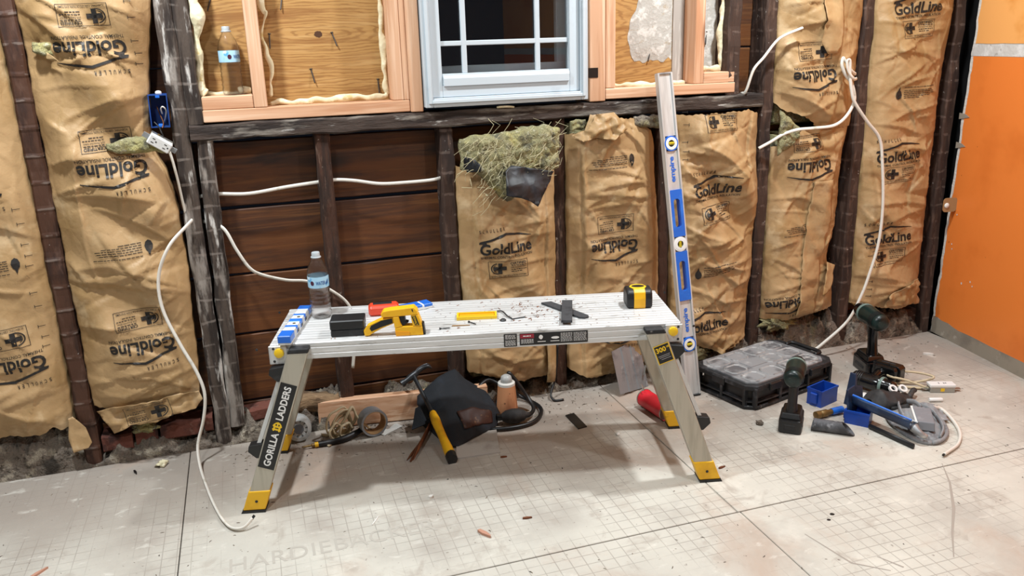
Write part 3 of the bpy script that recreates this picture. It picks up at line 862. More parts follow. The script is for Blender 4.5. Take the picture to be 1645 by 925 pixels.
def batt(label, seed, XL, XR, zt, zb, bulge=.05, base=.004, ncre=60, prints=(), back=True, creases=(), amp=1.0, folds=(), du=.0052, dz=.0062):
    t = thing('insulation_batt', label, 'insulation', ((XL[0][1] + XR[0][1]) / 2, .03, min(q[1] for q in zb)), 0, 'paper faced insulation batts between the studs')
    off = Vector(t.location)
    z0 = min(q[1] for q in zb); z1 = max(q[1] for q in zt)
    h, fx = make_h(seed, XL, XR, bulge, base, ncre, z0, z1, creases, amp, folds)
    wd = np.mean([q[1] for q in XR]) - np.mean([q[1] for q in XL])
    nu = int(wd / du); nv = int((z1 - z0) / dz)
    U = np.concatenate([[0], np.linspace(0, 1, nu), [1]])
    V = np.linspace(0, 1, nv)
    UU, VV = np.meshgrid(U, V)
    ZT = np.interp(UU, [q[0] for q in zt], [q[1] for q in zt]); ZB = np.interp(UU, [q[0] for q in zb], [q[1] for q in zb])
    rag = .0018 * np.sin(UU * 31 + seed) + .0015 * np.sin(UU * 97 + 2 * seed)
    Z = ZT + rag * (1 - VV) + (ZB - ZT + rag * 0) * VV + rag * VV
    A, B = fx(XL, Z), fx(XR, Z)
    wig = .0015 * np.sin(Z * 23 + seed) + .001 * np.sin(Z * 97 + seed * 2)
    X = A + (B - A) * UU + wig * (1 - 2 * UU)
    Yv = -h(X, Z)
    Yv[:, 0] = .055; Yv[:, -1] = .055
    n = len(U)
    pts = np.stack([X - off.x, Yv - off.y, Z - off.z], -1).reshape(-1, 3)
    idx = np.arange(nv * n).reshape(nv, n)
    F = np.stack([idx[:-1, :-1], idx[:-1, 1:], idx[1:, 1:], idx[1:, :-1]], -1).reshape(-1, 4)
    mb = MB(); mb.v = [tuple(p) for p in pts]; mb.f = [tuple(int(i) for i in f) for f in F]
    paper = mb.build('kraft_paper', 'kraft', t, True)
    if back:     # the wool behind the paper
        mb = MB()
        def fn(u, v):
            z = z1 - .02 + (z0 + .012 - z1 + .02) * v
            a, b = float(fx(XL, z)) + .008, float(fx(XR, z)) - .008
            x = a + (b - a) * u
            y = .020 + .008 * noise.noise(Vector((x * 20, z * 20, seed)))
            if v in (0.0, 1.0) or u in (0.0, 1.0): y = .09
            return (x - off.x, y - off.y, z - off.z)
        mb.sheet(fn, 24, 60).build('glass_wool', 'fiberglass', t, True)
    pl = []
    for pr in prints:
        pl += [pr] if pr[0] != 'marks' else [('marks', pr[1] + dx, pr[2] + dz, pr[3]) for dx, dz in ((0, .10), (.004, .055), (.002, -.01), (.006, -.045), (.004, -.075))]
    for pr in pl:
        kind, cx, cz, rot = pr[:4]
        sc = pr[4] if len(pr) > 4 else 1.0
        if kind not in _pc:
            V0, F0 = merge2(PRINT[kind][0]())
            _pc[kind] = refine(V0, F0, .0085)
        V0, F0 = _pc[kind]
        P = xf2(V0 * sc, rot, (cx, cz))
        yy = -h(P[:, 0], P[:, 1]) - .0022
        mb = MB()
        mb.v = [(p[0] - off.x, y - off.y, p[1] - off.z) for p, y in zip(P, yy)]
        mb.f = list(F0)
        mb.build(PRINT[kind][1], 'print_ink', t)
    return t, h, fx, off
def patch(t, h, off, name, outline, m_, lift=.004, seed=0, g=.012, curl=0.0, crump=.003):
    """a loose flap or strip of paper lying over a batt; outline in wall x,z; curls away towards its bottom"""
    V, F = refine(*poly2(outline), g)
    zmin, zmax = V[:, 1].min(), V[:, 1].max()
    mb = MB()
    for x, z in V:
        y = -float(h(x, z)) - lift - curl * (1 - (z - zmin) / (zmax - zmin)) ** 2 + crump * noise.noise(Vector((x * 40, z * 40, seed))) + crump * 1.4 * abs(noise.noise(Vector((x * 19, z * 23, seed + 4))))
        mb.v.append((x - off.x, y - off.y, z - off.z))
    mb.f = list(F)
    return mb.build(name, m_, t, True, solid=.0012)
def tuft(t, off, name, x0, x1, zf0, zf1, y, seed, m_='fiberglass', depth=.03, nu=50, nv=34):
    """torn open glass wool: lumpy matted sheet with thickness"""
    mb = MB()
    def fn(u, v):
        x = x0 + (x1 - x0) * u
        z = interp(zf1, u) + (interp(zf0, u) - interp(zf1, u)) * v
        p = Vector((x * 14, z * 14, seed))
        d = noise.fractal(p, 1.0, 2.0, 4) * .014 + abs(noise.noise(p * 3.3)) * .012
        e = min(1, 8 * min(u, 1 - u)) * min(1, 7 * min(v, 1 - v))
        return (x + .006 * noise.noise(p * 2.1) - off.x, y - (depth * e ** .5 + d) - off.y, z + .009 * noise.noise(p * 2.7 + Vector((9, 0, 0))) - off.z)
    return mb.sheet(fn, nu, nv).build(name, m_, t, True, solid=.006)

FLAT0 = [(0, 1.85), (1, 1.85)]
# far left
batt('kraft faced insulation batt cut off by the left edge, printing upside down', 11,
     [(2.3, -.995), (.1, -.995)], [(1.46, -.634), (1.2, -.630), (.98, -.630), (.67, -.628), (.4, -.632), (.15, -.638)], FLAT0, [(0, .15), (.5, .16), (.75, .15), (.86, .175), (.9, .15), (1, .16)], .050, prints=[
     ('logo', -.765, .397, 184), ('badge', -.772, .487, 184), ('flame', -.775, .707, 183), ('marks', -.668, .78, 180), ('marks', -.668, .52, 180), ('logo', -.79, .95, 182)], creases=[(-.7, .82, -25, .15, .02, .009), (-.75, .28, 12, .2, .02, .009)])
# between the first two studs
t1, h1, fx1, o1 = batt('wide crumpled kraft faced batt behind the blue electrical box, several upside-down prints', 3,
     [(2.3, -.572), (1.46, -.571), (1.05, -.570), (.66, -.570), (.42, -.568), (.16, -.570)],
     [(2.3, -.215), (1.46, -.218), (1.22, -.258), (1.10, -.272), (1.03, -.272), (.96, -.245), (.83, -.226), (.67, -.222), (.285, -.238), (.19, -.243)],
     FLAT0, [(0, .215), (.4, .195), (.7, .205), (1, .205)], .060, prints=[
     ('badge', -.395, 1.42, 181, .95), ('logo', -.392, 1.328, 181), ('badge', -.391, 1.067, 182), ('logo', -.387, .979, 181), ('flame', -.40, .729, 182), ('badge', -.387, .505, 183, .97), ('logo', -.386, .412, 183), ('marks', -.275, 1.356, 180)], amp=1.45,
     creases=[(-.40, .90, -8, .14, .018, .012), (-.33, .80, -35, .14, .016, .010), (-.42, .62, -14, .16, .02, .012), (-.36, .66, 20, .1, .015, .009), (-.45, .32, 10, .16, .02, .012), (-.38, 1.17, 15, .14, .018, .010), (-.30, .93, -60, .1, .012, .010), (-.33, .28, -30, .12, .015, .012)])
patch(t1, h1, o1, 'torn_paper_flap', [(-.56, .20), (-.50, .222), (-.40, .226), (-.30, .235), (-.245, .22), (-.235, .19), (-.26, .165), (-.33, .168), (-.38, .15), (-.46, .150), (-.515, .125), (-.53, .16)], 'kraft', .020, 4, .007, .015, .011)
V0, F0 = _pc['badge']
P = xf2(V0, 187, (-.40, .196)); mb = MB()
for x, z in P: mb.v.append((x - o1.x, -float(h1(x, z)) - .037 - .012 * max(0, (.235 - z) / .11) ** 2 - o1.y, z - o1.z))
mb.f = list(F0); mb.build('printed_badge', 'print_ink', t1)
tuft(t1, o1, 'torn_wool', -.39, -.225, [(0, 1.035), (1, 1.02)], [(0, 1.05), (.5, 1.075), (1, 1.05)], -.045, 5, depth=.012, nu=24, nv=10)
patch(t1, h1, o1, 'torn_paper_edge', [(-.548, 1.335), (-.535, 1.345), (-.49, 1.31), (-.475, 1.295), (-.50, 1.30), (-.53, 1.315)], 'kraft_inside', .012, 3, .01, .01)
tuft(t1, o1, 'torn_wool', -.54, -.485, [(0, 1.325), (1, 1.308)], [(0, 1.345), (1, 1.352)], -.05, 6, depth=.01, nu=14, nv=10)
patch(t1, h1, o1, 'hanging_paper_scrap', [(-.645, .19), (-.632, .195), (-.60, .15), (-.588, .10), (-.60, .085), (-.645, .075), (-.655, .12)], 'kraft', .02, 8, .01, .02)
# third bay: top torn open
t2, h2, fx2, o2 = batt('kraft faced batt with yellow glass wool and black foil torn open at its top', 5,
     [(1.03, .687), (.6, .687), (.136, .695)], [(1.03, 1.045), (.74, 1.046), (.083, 1.044)],
     [(0, .905), (.15, .89), (.3, .86), (.45, .86), (.6, .87), (.8, .88), (1, .90)], [(0, .135), (.2, .12), (.35, .10), (.6, .075), (.8, .085), (1, .085)], .042, ncre=70, folds=[(.13, .006), (.87, .006)], prints=[
     ('logo', .845, .607, 3), ('badge', .85, .527, 3)], creases=[(.80, .72, 45, .12, .012, .008), (.92, .74, -45, .1, .012, .008), (.86, .45, 12, .14, .015, .008), (.8, .80, 80, .08, .01, .007), (.86, .16, 8, .16, .015, .01)])
tuft(t2, o2, 'torn_wool', .688, 1.046, [(0, .90), (.12, .895), (.25, .85), (.35, .805), (.45, .775), (.5, .785), (.56, .84), (.75, .875), (1, .875)], [(0, 1.0), (.1, 1.01), (.3, 1.012), (.6, 1.020), (.85, 1.03), (1, 1.015)], -.052, 2, depth=.035, nu=80, nv=60)
mb = MB(); rs_ = random.Random(3)
for i in range(170):
    x, z = rs_.uniform(.70, 1.035), rs_.uniform(.80, 1.01)
    if z < .87 and not (.74 < x < .89): continue
    a = rs_.uniform(0, 6.28); l = rs_.uniform(.02, .07)
    q = [(x + l * t_ * math.cos(a + .9 * t_ * rs_.uniform(-1, 1)), -.098 - .014 * math.sin(3.1 * t_) - rs_.uniform(0, .01), z + l * t_ * math.sin(a + 1.1 * t_)) for t_ in (0, .33, .66, 1)]
    mb.tube([(u_[0] - o2.x, u_[1] - o2.y, u_[2] - o2.z) for u_ in q], rs_.uniform(.0004, .0009), 4)
tag(mb.build('wool_fibres', 'wool_fibre', t2), kind='stuff')
patch(t2, h2, o2, 'black_foil_flap', [(.825, .893), (.85, .908), (.91, .896), (1.005, .876), (.99, .845), (.930, .765), (.905, .785), (.87, .80), (.818, .812), (.815, .84)], 'foil_black', .092, 6, .012, .010)
patch(t2, h2, o2, 'black_foil_flap', [(.692, .945), (.72, .94), (.745, .915), (.74, .895), (.70, .892), (.690, .91)], 'foil_black', .078, 7, .012, .004)
patch(t2, h2, o2, 'hanging_paper_strip', [(.985, .40), (1.04, .40), (1.035, .20), (1.02, .060), (.985, .065), (.99, .2)], 'kraft', .012, 9, .02, .02)
# fourth bay
t3, h3, fx3, o3 = batt('kraft faced batt with a crumpled folded top, left of the leaning spirit level', 8,
     [(1.06, 1.10), (.99, 1.098), (.08, 1.098)], [(1.06, 1.40), (.95, 1.44), (.58, 1.468), (.12, 1.474)],
     [(0, .985), (.15, 1.0), (.25, 1.055), (.45, 1.05), (.6, 1.035), (.8, 1.03), (1, .98)], [(0, .085), (.2, .045), (.5, .045), (1, .10)], .046, ncre=66, folds=[(.12, .006)], prints=[
     ('flame', 1.25, .882, 182), ('badge', 1.269, .652, 182), ('logo', 1.265, .565, 182), ('logo', 1.29, .235, 182)], creases=[(1.25, .96, 55, .1, .015, .014), (1.33, .97, -40, .1, .014, .012), (1.2, 1.0, 20, .1, .014, .014), (1.3, .80, 4, .15, .013, .010), (1.27, .76, -6, .15, .013, .010), (1.35, .45, 40, .12, .014, .010), (1.25, .72, 3, .15, .012, .008)])
patch(t3, h3, o3, 'folded_paper_top', [(1.10, .985), (1.15, 1.005), (1.19, 1.055), (1.26, 1.058), (1.28, 1.03), (1.30, 1.00), (1.24, .965), (1.18, .975), (1.13, .965)], 'kraft', .02, 13, .006, .012, .012)
tuft(t3, o3, 'torn_wool', 1.105, 1.16, [(0, 1.0), (1, 1.01)], [(0, 1.035), (1, 1.035)], -.02, 16, depth=.01, nu=14, nv=10)
tuft(t3, o3, 'torn_wool', 1.35, 1.47, [(0, 1.005), (1, .99)], [(0, 1.035), (1, 1.035)], -.02, 17, depth=.02, nu=20, nv=12, m_='rubble')
# fifth bay
t4, h4, fx4, o4 = batt('kraft faced batt right of the leaning spirit level, prints the right way up', 13,
     [(1.03, 1.529), (.4, 1.530), (.14, 1.54)], [(1.03, 1.880), (.74, 1.896), (.49, 1.892), (.12, 1.875)],
     [(0, 1.03), (.5, 1.028), (.85, 1.035), (1, 1.02)], [(0, .13), (.3, .115), (.6, .075), (.8, .10), (1, .11)], .050, ncre=80, prints=[
     ('badge', 1.702, .995, 0), ('logo', 1.691, .745, 4), ('badge', 1.693, .653, 4), ('flame', 1.700, .425, 4), ('logo', 1.66, .205, 5), ('marks', 1.560, .94, 0)], amp=1.35,
     creases=[(1.83, .90, 88, .14, .008, -.016), (1.72, .86, -35, .12, .014, .014), (1.66, .82, -20, .1, .012, .010), (1.78, .58, -45, .12, .015, .014), (1.70, .50, 20, .15, .016, .012), (1.66, .53, 8, .1, .012, .010), (1.79, .35, 70, .14, .012, .010), (1.68, .32, -25, .12, .014, .010), (1.80, .78, 40, .06, .012, .014)])
# sixth bay, two pieces
t5, h5, fx5, o5 = batt('upper kraft faced batt with a torn lower edge above the looping white cable', 21,
     [(2.3, 1.952), (.94, 1.952)], [(2.3, 2.33), (1.42, 2.325), (1.0, 2.315), (.94, 2.31)], FLAT0, [(0, 1.055), (.12, 1.02), (.3, 1.0), (.5, .955), (.52, .945), (1, .945)], .058, ncre=60, prints=[
     ('logo', 2.09, 1.149, 182), ('badge', 2.085, 1.24, 182)], creases=[(2.05, 1.06, -25, .12, .012, .014), (2.10, 1.02, 30, .1, .012, .010), (2.2, 1.10, 70, .14, .012, .012), (2.05, 1.20, 10, .12, .014, .010)])
patch(t5, h5, o5, 'paper_strip', [(2.085, 1.85), (2.20, 1.85), (2.185, 1.30), (2.172, 1.232), (2.125, 1.228), (2.10, 1.27)], 'kraft', .008, 2, .015, .012)
t6, h6, fx6, o6 = batt('lower kraft faced batt with yellow wool showing at its top left, behind the organizer case', 22,
     [(1.0, 1.958), (.48, 1.955), (.17, 1.955)], [(1.0, 2.312), (.83, 2.285), (.63, 2.285), (.50, 2.262), (.40, 2.255), (.30, 2.29), (.17, 2.30)],
     [(0, .885), (.15, .90), (.3, .945), (.5, .950), (1, .955)], [(0, .175), (.3, .165), (.6, .185), (1, .19)], .052, ncre=66, prints=[
     ('badge', 2.089, .895, 182, .95), ('logo', 2.103, .804, 182), ('flame', 2.09, .552, 182), ('logo', 2.045, .247, 190, .9)], creases=[(2.2, .72, 75, .14, .012, .012), (2.22, .50, 60, .12, .014, .014), (2.05, .40, -30, .1, .013, .010), (2.0, .68, 5, .1, .012, .010), (2.07, .32, 12, .12, .014, .010)])
patch(t6, h6, o6, 'paper_strip', [(2.115, .745), (2.215, .745), (2.21, .60), (2.185, .40), (2.165, .19), (2.075, .185), (2.09, .40), (2.105, .60)], 'kraft', .007, 5, .014, .006)
patch(t6, h6, o6, 'torn_paper_flap', [(2.225, .40), (2.285, .375), (2.272, .335), (2.225, .285), (2.18, .27), (2.20, .33)], 'kraft_inside', .02, 6, .012, .02)
tuft(t6, o6, 'torn_wool', 1.955, 2.045, [(0, .86), (.5, .885), (1, .925)], [(0, 1.03), (.4, 1.0), (1, .955)], -.04, 8, depth=.018, nu=24, nv=30)
# last bay
t7, h7, fx7, o7 = batt('tall kraft faced batt nearest the orange wall, hanging cable in front', 17,
     [(2.3, 2.396), (.9, 2.394), (.1, 2.394)], [(2.3, 2.765), (1.41, 2.765), (.93, 2.735), (.56, 2.742), (.30, 2.748), (.14, 2.735)], FLAT0, [(0, .19), (.4, .16), (.7, .14), (1, .16)], .058, ncre=90, prints=[
     ('logo', 2.545, 1.388, 4), ('badge', 2.556, 1.309, 3), ('flame', 2.57, 1.067, 2), ('logo', 2.53, .816, 5), ('badge', 2.535, .74, 4), ('logo', 2.52, .473, 6), ('badge', 2.53, .391, 4), ('marks', 2.445, .30, 0)], amp=1.3,
     creases=[(2.55, 1.22, -8, .15, .012, .010), (2.60, 1.00, 12, .14, .012, .012), (2.52, .93, -14, .12, .012, .010), (2.56, .62, -4, .15, .014, .012), (2.6, .57, 10, .12, .012, .010), (2.64, .41, 28, .12, .014, .014), (2.52, .30, -12, .14, .014, .012), (2.58, .25, 6, .14, .014, .012), (2.70, .7, 80, .15, .010, .010)])
patch(t7, h7, o7, 'torn_paper_flap', [(2.52, .225), (2.60, .26), (2.70, .275), (2.735, .23), (2.74, .15), (2.66, .17), (2.58, .175), (2.52, .17)], 'kraft', .014, 6, .007, .02, .010)

# ------------------------------------------------------------------ old mortar along the foot of the wall
mb = MB()
def rub(u, v):
    x = -2.15 + (2.80 + 2.15) * u
    # height profile along the wall
    H = interp([(-1.05, .125), (-.68, .13), (-.60, .02), (-.55, .055), (-.30, .055), (-.2, .03), (-.15, .03), (-.1, .08), (.0, .10), (.2, .105), (.26, .05), (.4, .075), (.62, .08), (.7, .05), (1.2, .025), (1.5, .03), (1.56, .07), (1.9, .12), (1.95, .13), (2.3, .13), (2.37, .06), (2.42, .10), (2.7, .095), (2.8, .03)], x)
    d = [(-.014, 0), (-.012, .35), (0, .75), (.03, 1.0), (.06, .98), (.095, .9)]
    k = v * 5; i = min(4, int(k)); f = k - i
    y = d[i][0] + (d[i + 1][0] - d[i][0]) * f
    hh = d[i][1] + (d[i + 1][1] - d[i][1]) * f
    p = Vector((x * 16, y * 16, 1.3))
    n1 = noise.fractal(p, .8, 2.1, 5) * 1.5
    return (x, y + .010 * noise.noise(p * 1.7) * min(1, v * 4), max(-.004, H * hh * (1 + .35 * n1) + .012 * n1 * min(1, v * 3)))
mb.sheet(rub, 800, 16)
o = mb.build('mortar_rubble', 'rubble', None, True)
tag(o, 'crumbling grey mortar and wool scraps along the foot of the wall', 'rubble', kind='stuff')
# ------------------------------------------------------------------ work platform
XZ = Matrix(((1, 0, 0, 0), (0, 0, 1, 0), (0, 1, 0, 0), (0, 0, 0, 1)))       # profile x,y -> x,z ; depth along +y
YZX = Matrix(((0, 0, 1, 0), (1, 0, 0, 0), (0, 1, 0, 0), (0, 0, 0, 1)))      # profile x,y -> y,z ; depth along x
PT, PA = (0.6162, -0.4532, 0.0), -0.23602
wp = thing('work_platform', 'folding aluminium work platform with yellow feet standing on the backer board', 'platform', PT, PA)
DL, DW, DH = .593, .162, .508
prof = [(-DW, DH - .050), (-DW, DH - .037), (-DW + .0012, DH - .0355), (-DW + .0012, DH - .0330), (-DW, DH - .0315), (-DW, DH - .018), (-DW + .0012, DH - .0165), (-DW + .0012, DH - .014), (-DW, DH - .0125), (-DW, DH - .003), (-DW + .003, DH)]
y = -DW + .012
while y < DW - .02:
    prof += [(y, DH), (y + .0018, DH - .0009), (y + .0045, DH - .0009), (y + .0063, DH)]
    y += .0215
prof += [(DW - .003, DH), (DW, DH - .003), (DW, DH - .05), (DW - .012, DH - .05), (DW - .012, DH - .012), (-DW + .012, DH - .012), (-DW + .012, DH - .05)]
MB().prism(prof, -DL, DL, YZX).build('deck', 'alu_deck', wp)
for s in (-1, 1):
    cap = MB().bx(s * DL - .004, s * DL + .004, -DW + .004, DW - .004, DH - .048, DH - .004, .002).build('end_cap', 'plastic_black' if s > 0 else 'alu_deck', wp)
    for sy in (-1, 1):
        pl = MB().bx(s * (DL - .020) - .026, s * (DL - .020) + .026, sy * (DW + .004) - .003, sy * (DW + .004) + .003, DH - .060, DH - .004, .002).build('hinge_plate', 'alu', wp)
        MB(TR(s * (DL - .024), sy * (DW + .007), DH - .024) @ RX(-90 * sy)).lathe([(.0135, 0), (.0145, .004), (.0135, .009), (.009, .011), (.0001, .011)], 10).build('knob', 'label_yellow', pl, True, autosmooth=30)
        for (dx, dz) in [(.008, -.012), (.008, -.05), (-.038, -.012)]:
            MB(TR(s * (DL - dx - .0), sy * (DW + .007), DH + dz) @ RX(-90 * sy)).lathe([(.004, 0), (.003, .0018), (.0001, .0022)], 8).build('rivet', 'steel_dark', pl)
LT, LB = (.512, .170, .492), (.690, .183, 0.0)      # leg centre line, top and bottom (mirrored)
LWH, LDH = .029, .022
def legpt(s, sy, z):
    k = (LT[2] - z) / LT[2]
    return Vector((s * (LT[0] + (LB[0] - LT[0]) * k), sy * (LT[1] + (LB[1] - LT[1]) * k), z))
def legsec(s, sy, z, w, d):
    c = legpt(s, sy, z)
    return [(c.x - w, c.y - d, z), (c.x + w, c.y - d, z), (c.x + w, c.y + d, z), (c.x - w, c.y + d, z)]
def hexa(mb, a, b):
    return mb.raw(a + b, [(3, 2, 1, 0), (4, 5, 6, 7), (0, 1, 5, 4), (1, 2, 6, 5), (2, 3, 7, 6), (3, 0, 4, 7)])
front_legs = {}
for s in (-1, 1):
    for sy in (-1, 1):
        mb = MB(); hexa(mb, legsec(s, sy, .012, LWH, LDH), legsec(s, sy, .487, LWH, LDH))
        lg = mb.build('leg', 'alu_leg', wp, bevel=.003)
        mb = MB(); hexa(mb, legsec(s, sy, .487, LWH + .0015, LDH + .0015), legsec(s, sy, .500, LWH - .002, LDH)); mb.build('leg_cap', 'plastic_dusty', lg, bevel=.003)
        mb = MB(); hexa(mb, legsec(s, sy, .008, LWH + .0035, LDH + .0035), legsec(s, sy, .068, LWH + .003, LDH + .003)); ft = mb.build('foot', 'yellow', lg, bevel=.003)
        mb = MB(); hexa(mb, legsec(s, sy, .0, LWH + .006, LDH + .006), legsec(s, sy, .008, LWH + .005, LDH + .005)); mb.build('rubber_sole', 'plastic_black', ft)
        c = legpt(s, sy, .036)
        MB(TR(c.x, c.y + sy * (LDH + .0034), c.z) @ RX(-90 if sy > 0 else 90)).lathe([(.0045, 0), (.004, .0015), (.0001, .002)], 8).build('rivet', 'steel_dark', ft)
        if sy < 0: front_legs[s] = lg
    # rungs between the two legs of an end, with black end caps and flat braces
    for z in (.428, .195):
        c0, c1 = legpt(s, -1, z), legpt(s, 1, z)
        MB().box((c0.x + s * .030, 0, z), (.036, abs(c1.y - c0.y) + .01, .020), None, .003).build('rung', 'alu_leg', wp)
        for sy in (-1, 1):
            c = legpt(s, sy, z)
            x1 = c.x + s * (LWH - .006)
            MB().prism([(x1, z + .020), (x1 + s * .040, z + .014), (x1 + s * .044, z - .004), (x1 + s * .022, z - .026), (x1, z - .026)], c.y - .017, c.y + .017, XZ).build('bracket', 'plastic_black', wp, bevel=.002)
    for sy in (-1, 1):
        a, b = legpt(s, sy, .405), legpt(s, sy, .215)
        mb = MB(); w = .006
        q = lambda p, dx: [(p.x + s * (LWH + dx) - w, p.y - .010, p.z), (p.x + s * (LWH + dx) + w, p.y - .010, p.z), (p.x + s * (LWH + dx) + w, p.y + .010, p.z), (p.x + s * (LWH + dx) - w, p.y + .010, p.z)]
        hexa(mb, q(b, .012), q(a, .004)); mb.build('brace_strap', 'alu', wp)
# stickers
def legface(s, z):      # plane on the front face of a front leg: local x runs up the leg
    a, b = legpt(s, -1, z - .05), legpt(s, -1, z + .05)
    ux = (b - a).normalized()
    n = Vector((0, -1, 0)); n = (n - ux * n.dot(ux)).normalized()
    uy = n.cross(ux)
    o = legpt(s, -1, z) + Vector((0, -(LDH + .0007), 0))
    return Matrix(((ux.x, uy.x, n.x, o.x), (ux.y, uy.y, n.y, o.y), (ux.z, uy.z, n.z, o.z), (0, 0, 0, 1)))
LF = legface(-1, .268)
lab = decal('name_label', [rect2(-.137, .137, -.0235, .0235)], 'label_black', front_legs[-1], LF)
decal('lettering', [text_fit('GORILLA', .108, .021, .03, 1.02, (-.074, 0))], 'label_white', lab, LF, .0008)
decal('lettering', [text_fit('LADDERS', .106, .021, .03, 1.02, (.075, 0))], 'label_white', lab, LF, .0008)
decal('gorilla_emblem', [poly2([(x * .017 - .0, y * .017) for x, y in [(-.9, -.5), (-.55, -.75), (-.2, -.55), (.1, -.8), (.5, -.6), (.75, -.35), (.9, 0), (.75, .35), (.5, .6), (.1, .8), (-.2, .55), (-.55, .75), (-.9, .5), (-.6, .15), (-.75, 0), (-.6, -.15)]])], 'label_yellow', lab, LF, .0008)
decal('gorilla_emblem_mark', [rect2(.003, .008, -.006, -.002), rect2(.003, .008, .002, .006), rect2(-.006, -.003, -.005, .005)], 'label_black', lab, LF, .0010)
RF = legface(1, .425)
lab = decal('rating_label', [rect2(-.030, .030, -.024, .024)], 'label_yellow', front_legs[1], RF)
decal('rating_field', [rect2(-.0275, .0275, -.0215, .0215)], 'label_black', lab, RF, .0007)
decal('lettering', [text_fit('300', .030, .016, .03, 1, (.014, .004), -90), text_fit('LBS', .008, .006, .03, 1, (.018, -.018), -90)], 'label_yellow', lab, RF, .0010)
decal('lettering', [rect2(-.006, -.004, -.018, .018), rect2(-.011, -.009, -.016, .016), rect2(-.017, -.015, -.018, .012)], 'label_grey', lab, RF, .0010)
DF = TR(0, -DW - .0006, 0) @ WALLF
rs = random.Random(2)
def textlines(x0, x1, zs, h=.0014):
    it = []
    for z in zs:
        x = x0
        while x < x1:
            l = rs.uniform(.003, .008); it.append(rect2(x, min(x + l, x1), z - h / 2, z + h / 2)); x += l + .0016
    return it
lab = decal('care_label', [rect2(.072, .110, .461, .500)], 'label_black', wp, DF)
decal('lettering', textlines(.076, .106, [.496, .4925, .489, .4855, .4795, .476, .4725, .469, .4655]), 'label_white', lab, DF, .0008)
lab = decal('warning_label', [rect2(.118, .318, .463, .499)], 'label_black', wp, DF)
decal('warning_field', [rect2(.1195, .160, .484, .4975)], 'label_red', lab, DF, .0007)
decal('lettering', textlines(.128, .152, [.491], .003) + textlines(.122, .158, [.480, .4765, .473, .4695]) + textlines(.238, .272, [.494, .490, .486, .482, .478, .474, .470]) + textlines(.276, .314, [.494, .490, .486, .482, .478, .474, .470]), 'label_white', lab, DF, .0010)
decal('pictogram', [blob(.180, .486, .006, .007, 14, 2), rect2(.170, .194, .471, .473), blob(.222, .482, .012, .004, 14, 3), rect2(.208, .234, .471, .473)], 'label_white', lab, DF, .0010)

# ------------------------------------------------------------------ things on the platform
ZD = .5082
# small blue level at the left end
t = thing('torpedo_level', 'short blue and grey torpedo level lying at the left end of the platform', 'level', (.040, -.500, ZD), math.radians(73.5))
MB().bx(0, .285, -.018, .018, 0, .0245, .002).build('body', 'alu', t)
for i, (a, b, m_) in enumerate([(0, .052, 'blue'), (.080, .098, 'blue'), (.128, .158, 'blue'), (.186, .204, 'blue'), (.246, .285, 'blue')]):
    MB().bx(a - .0005, b, -.0185, .0185, .006, .0285, .002).build('blue_cover', m_, t)
for (a, b) in [(.053, .079), (.099, .127), (.159, .185), (.205, .245)]:
    f = MB().bx(a, b, -.0165, .0165, .0235, .0275, .001).build('window_plate', 'white_plastic', t)
    if (a, b) in [(.099, .127), (.159, .185)]:
        MB(TR((a + b) / 2, -.004, .0275)).lathe([(.005, 0), (.005, .001), (.0001, .001)], 12).build('vial', 'vial_dark', f)
for x in (.085, .135, .19):
    MB().bx(x, x + .022, -.0188, -.0172, .007, .017, .0005).build('slot', 'plastic_black', t)
# water bottles
def bottle(label, loc, rotz, group='clear water bottles with blue labels'):
    t = thing('water_bottle', label, 'bottle', loc, rotz, group)
    pr = [(.0001, .004), (.014, .003), (.024, 0), (.029, .002), (.0315, .010)]
    z = .016
    while z < .094:
        pr += [(.0315, z), (.0318, z + .004), (.0300, z + .008), (.0302, z + .011)]; z += .014
    pr += [(.0318, .098), (.0312, .100), (.0312, .134), (.0320, .137), (.0305, .150), (.0265, .163), (.0195, .177), (.0135, .187), (.0118, .191), (.0118, .203), (.0001, .203)]
    MB().lathe(pr, 32, caps=False).build('bottle_body', 'bottle_plastic', t, True, solid=.0007)
    lb = MB().lathe([(.0319, .100), (.0321, .102), (.0321, .133), (.0319, .135)], 32, caps=False).build('label', 'label_blue', t, True)
    V, F = refine(*merge2([text_fit('WATER', .030, .012, .02, 1, (0, 0))]), .003)
    mb = MB(); R = .0325
    mb.raw([(R * math.sin(x / R), -R * math.cos(x / R), .116 + y) for x, y in V], F); mb.build('lettering', 'label_navy', lb)
    V, F = refine(*merge2([blob(-.027, 0, .0062, .0072, 16, 1, 0)]), .003)
    mb = MB(); mb.raw([(R * math.sin(x / R), -R * math.cos(x / R), .116 + y) for x, y in V], F); mb.build('emblem', 'label_maroon', lb)
    V, F = refine(*merge2([strip2([(.018, -.006), (.022, .002), (.027, .010)], (.006, .004, .001)), strip2([(.024, -.004), (.030, .006)], (.004, .001))]), .003)
    mb = MB(); mb.raw([(R * math.sin(x / R), -R * math.cos(x / R), .116 + y) for x, y in V], F); mb.build('emblem', 'label_navy', lb)
    cp = MB().lathe([(.0150, .190), (.0158, .192), (.0150, .194), (.0128, .1945), (.0125, .205), (.0115, .207), (.0001, .207)], 24).build('cap', 'cap_white', t, True, autosmooth=40)
    return t
bottle('clear water bottle standing on the platform beside the black box', (.165, -.275, ZD), math.radians(8))
bottle('clear water bottle standing on the pine sill left of the window', (-.016, .042, 1.1752), math.radians(50))
# black box
t = thing('black_box', 'small matte black box on the platform in front of the bottle', 'box', (.225, -.462, ZD), math.radians(-12.5))
MB().bx(-.048, .048, -.033, .033, 0, .020, .003).build('base', 'plastic_black', t)
MB().bx(-.049, .049, -.034, .034, .0205, .049, .003).build('lid', 'plastic_black', t)
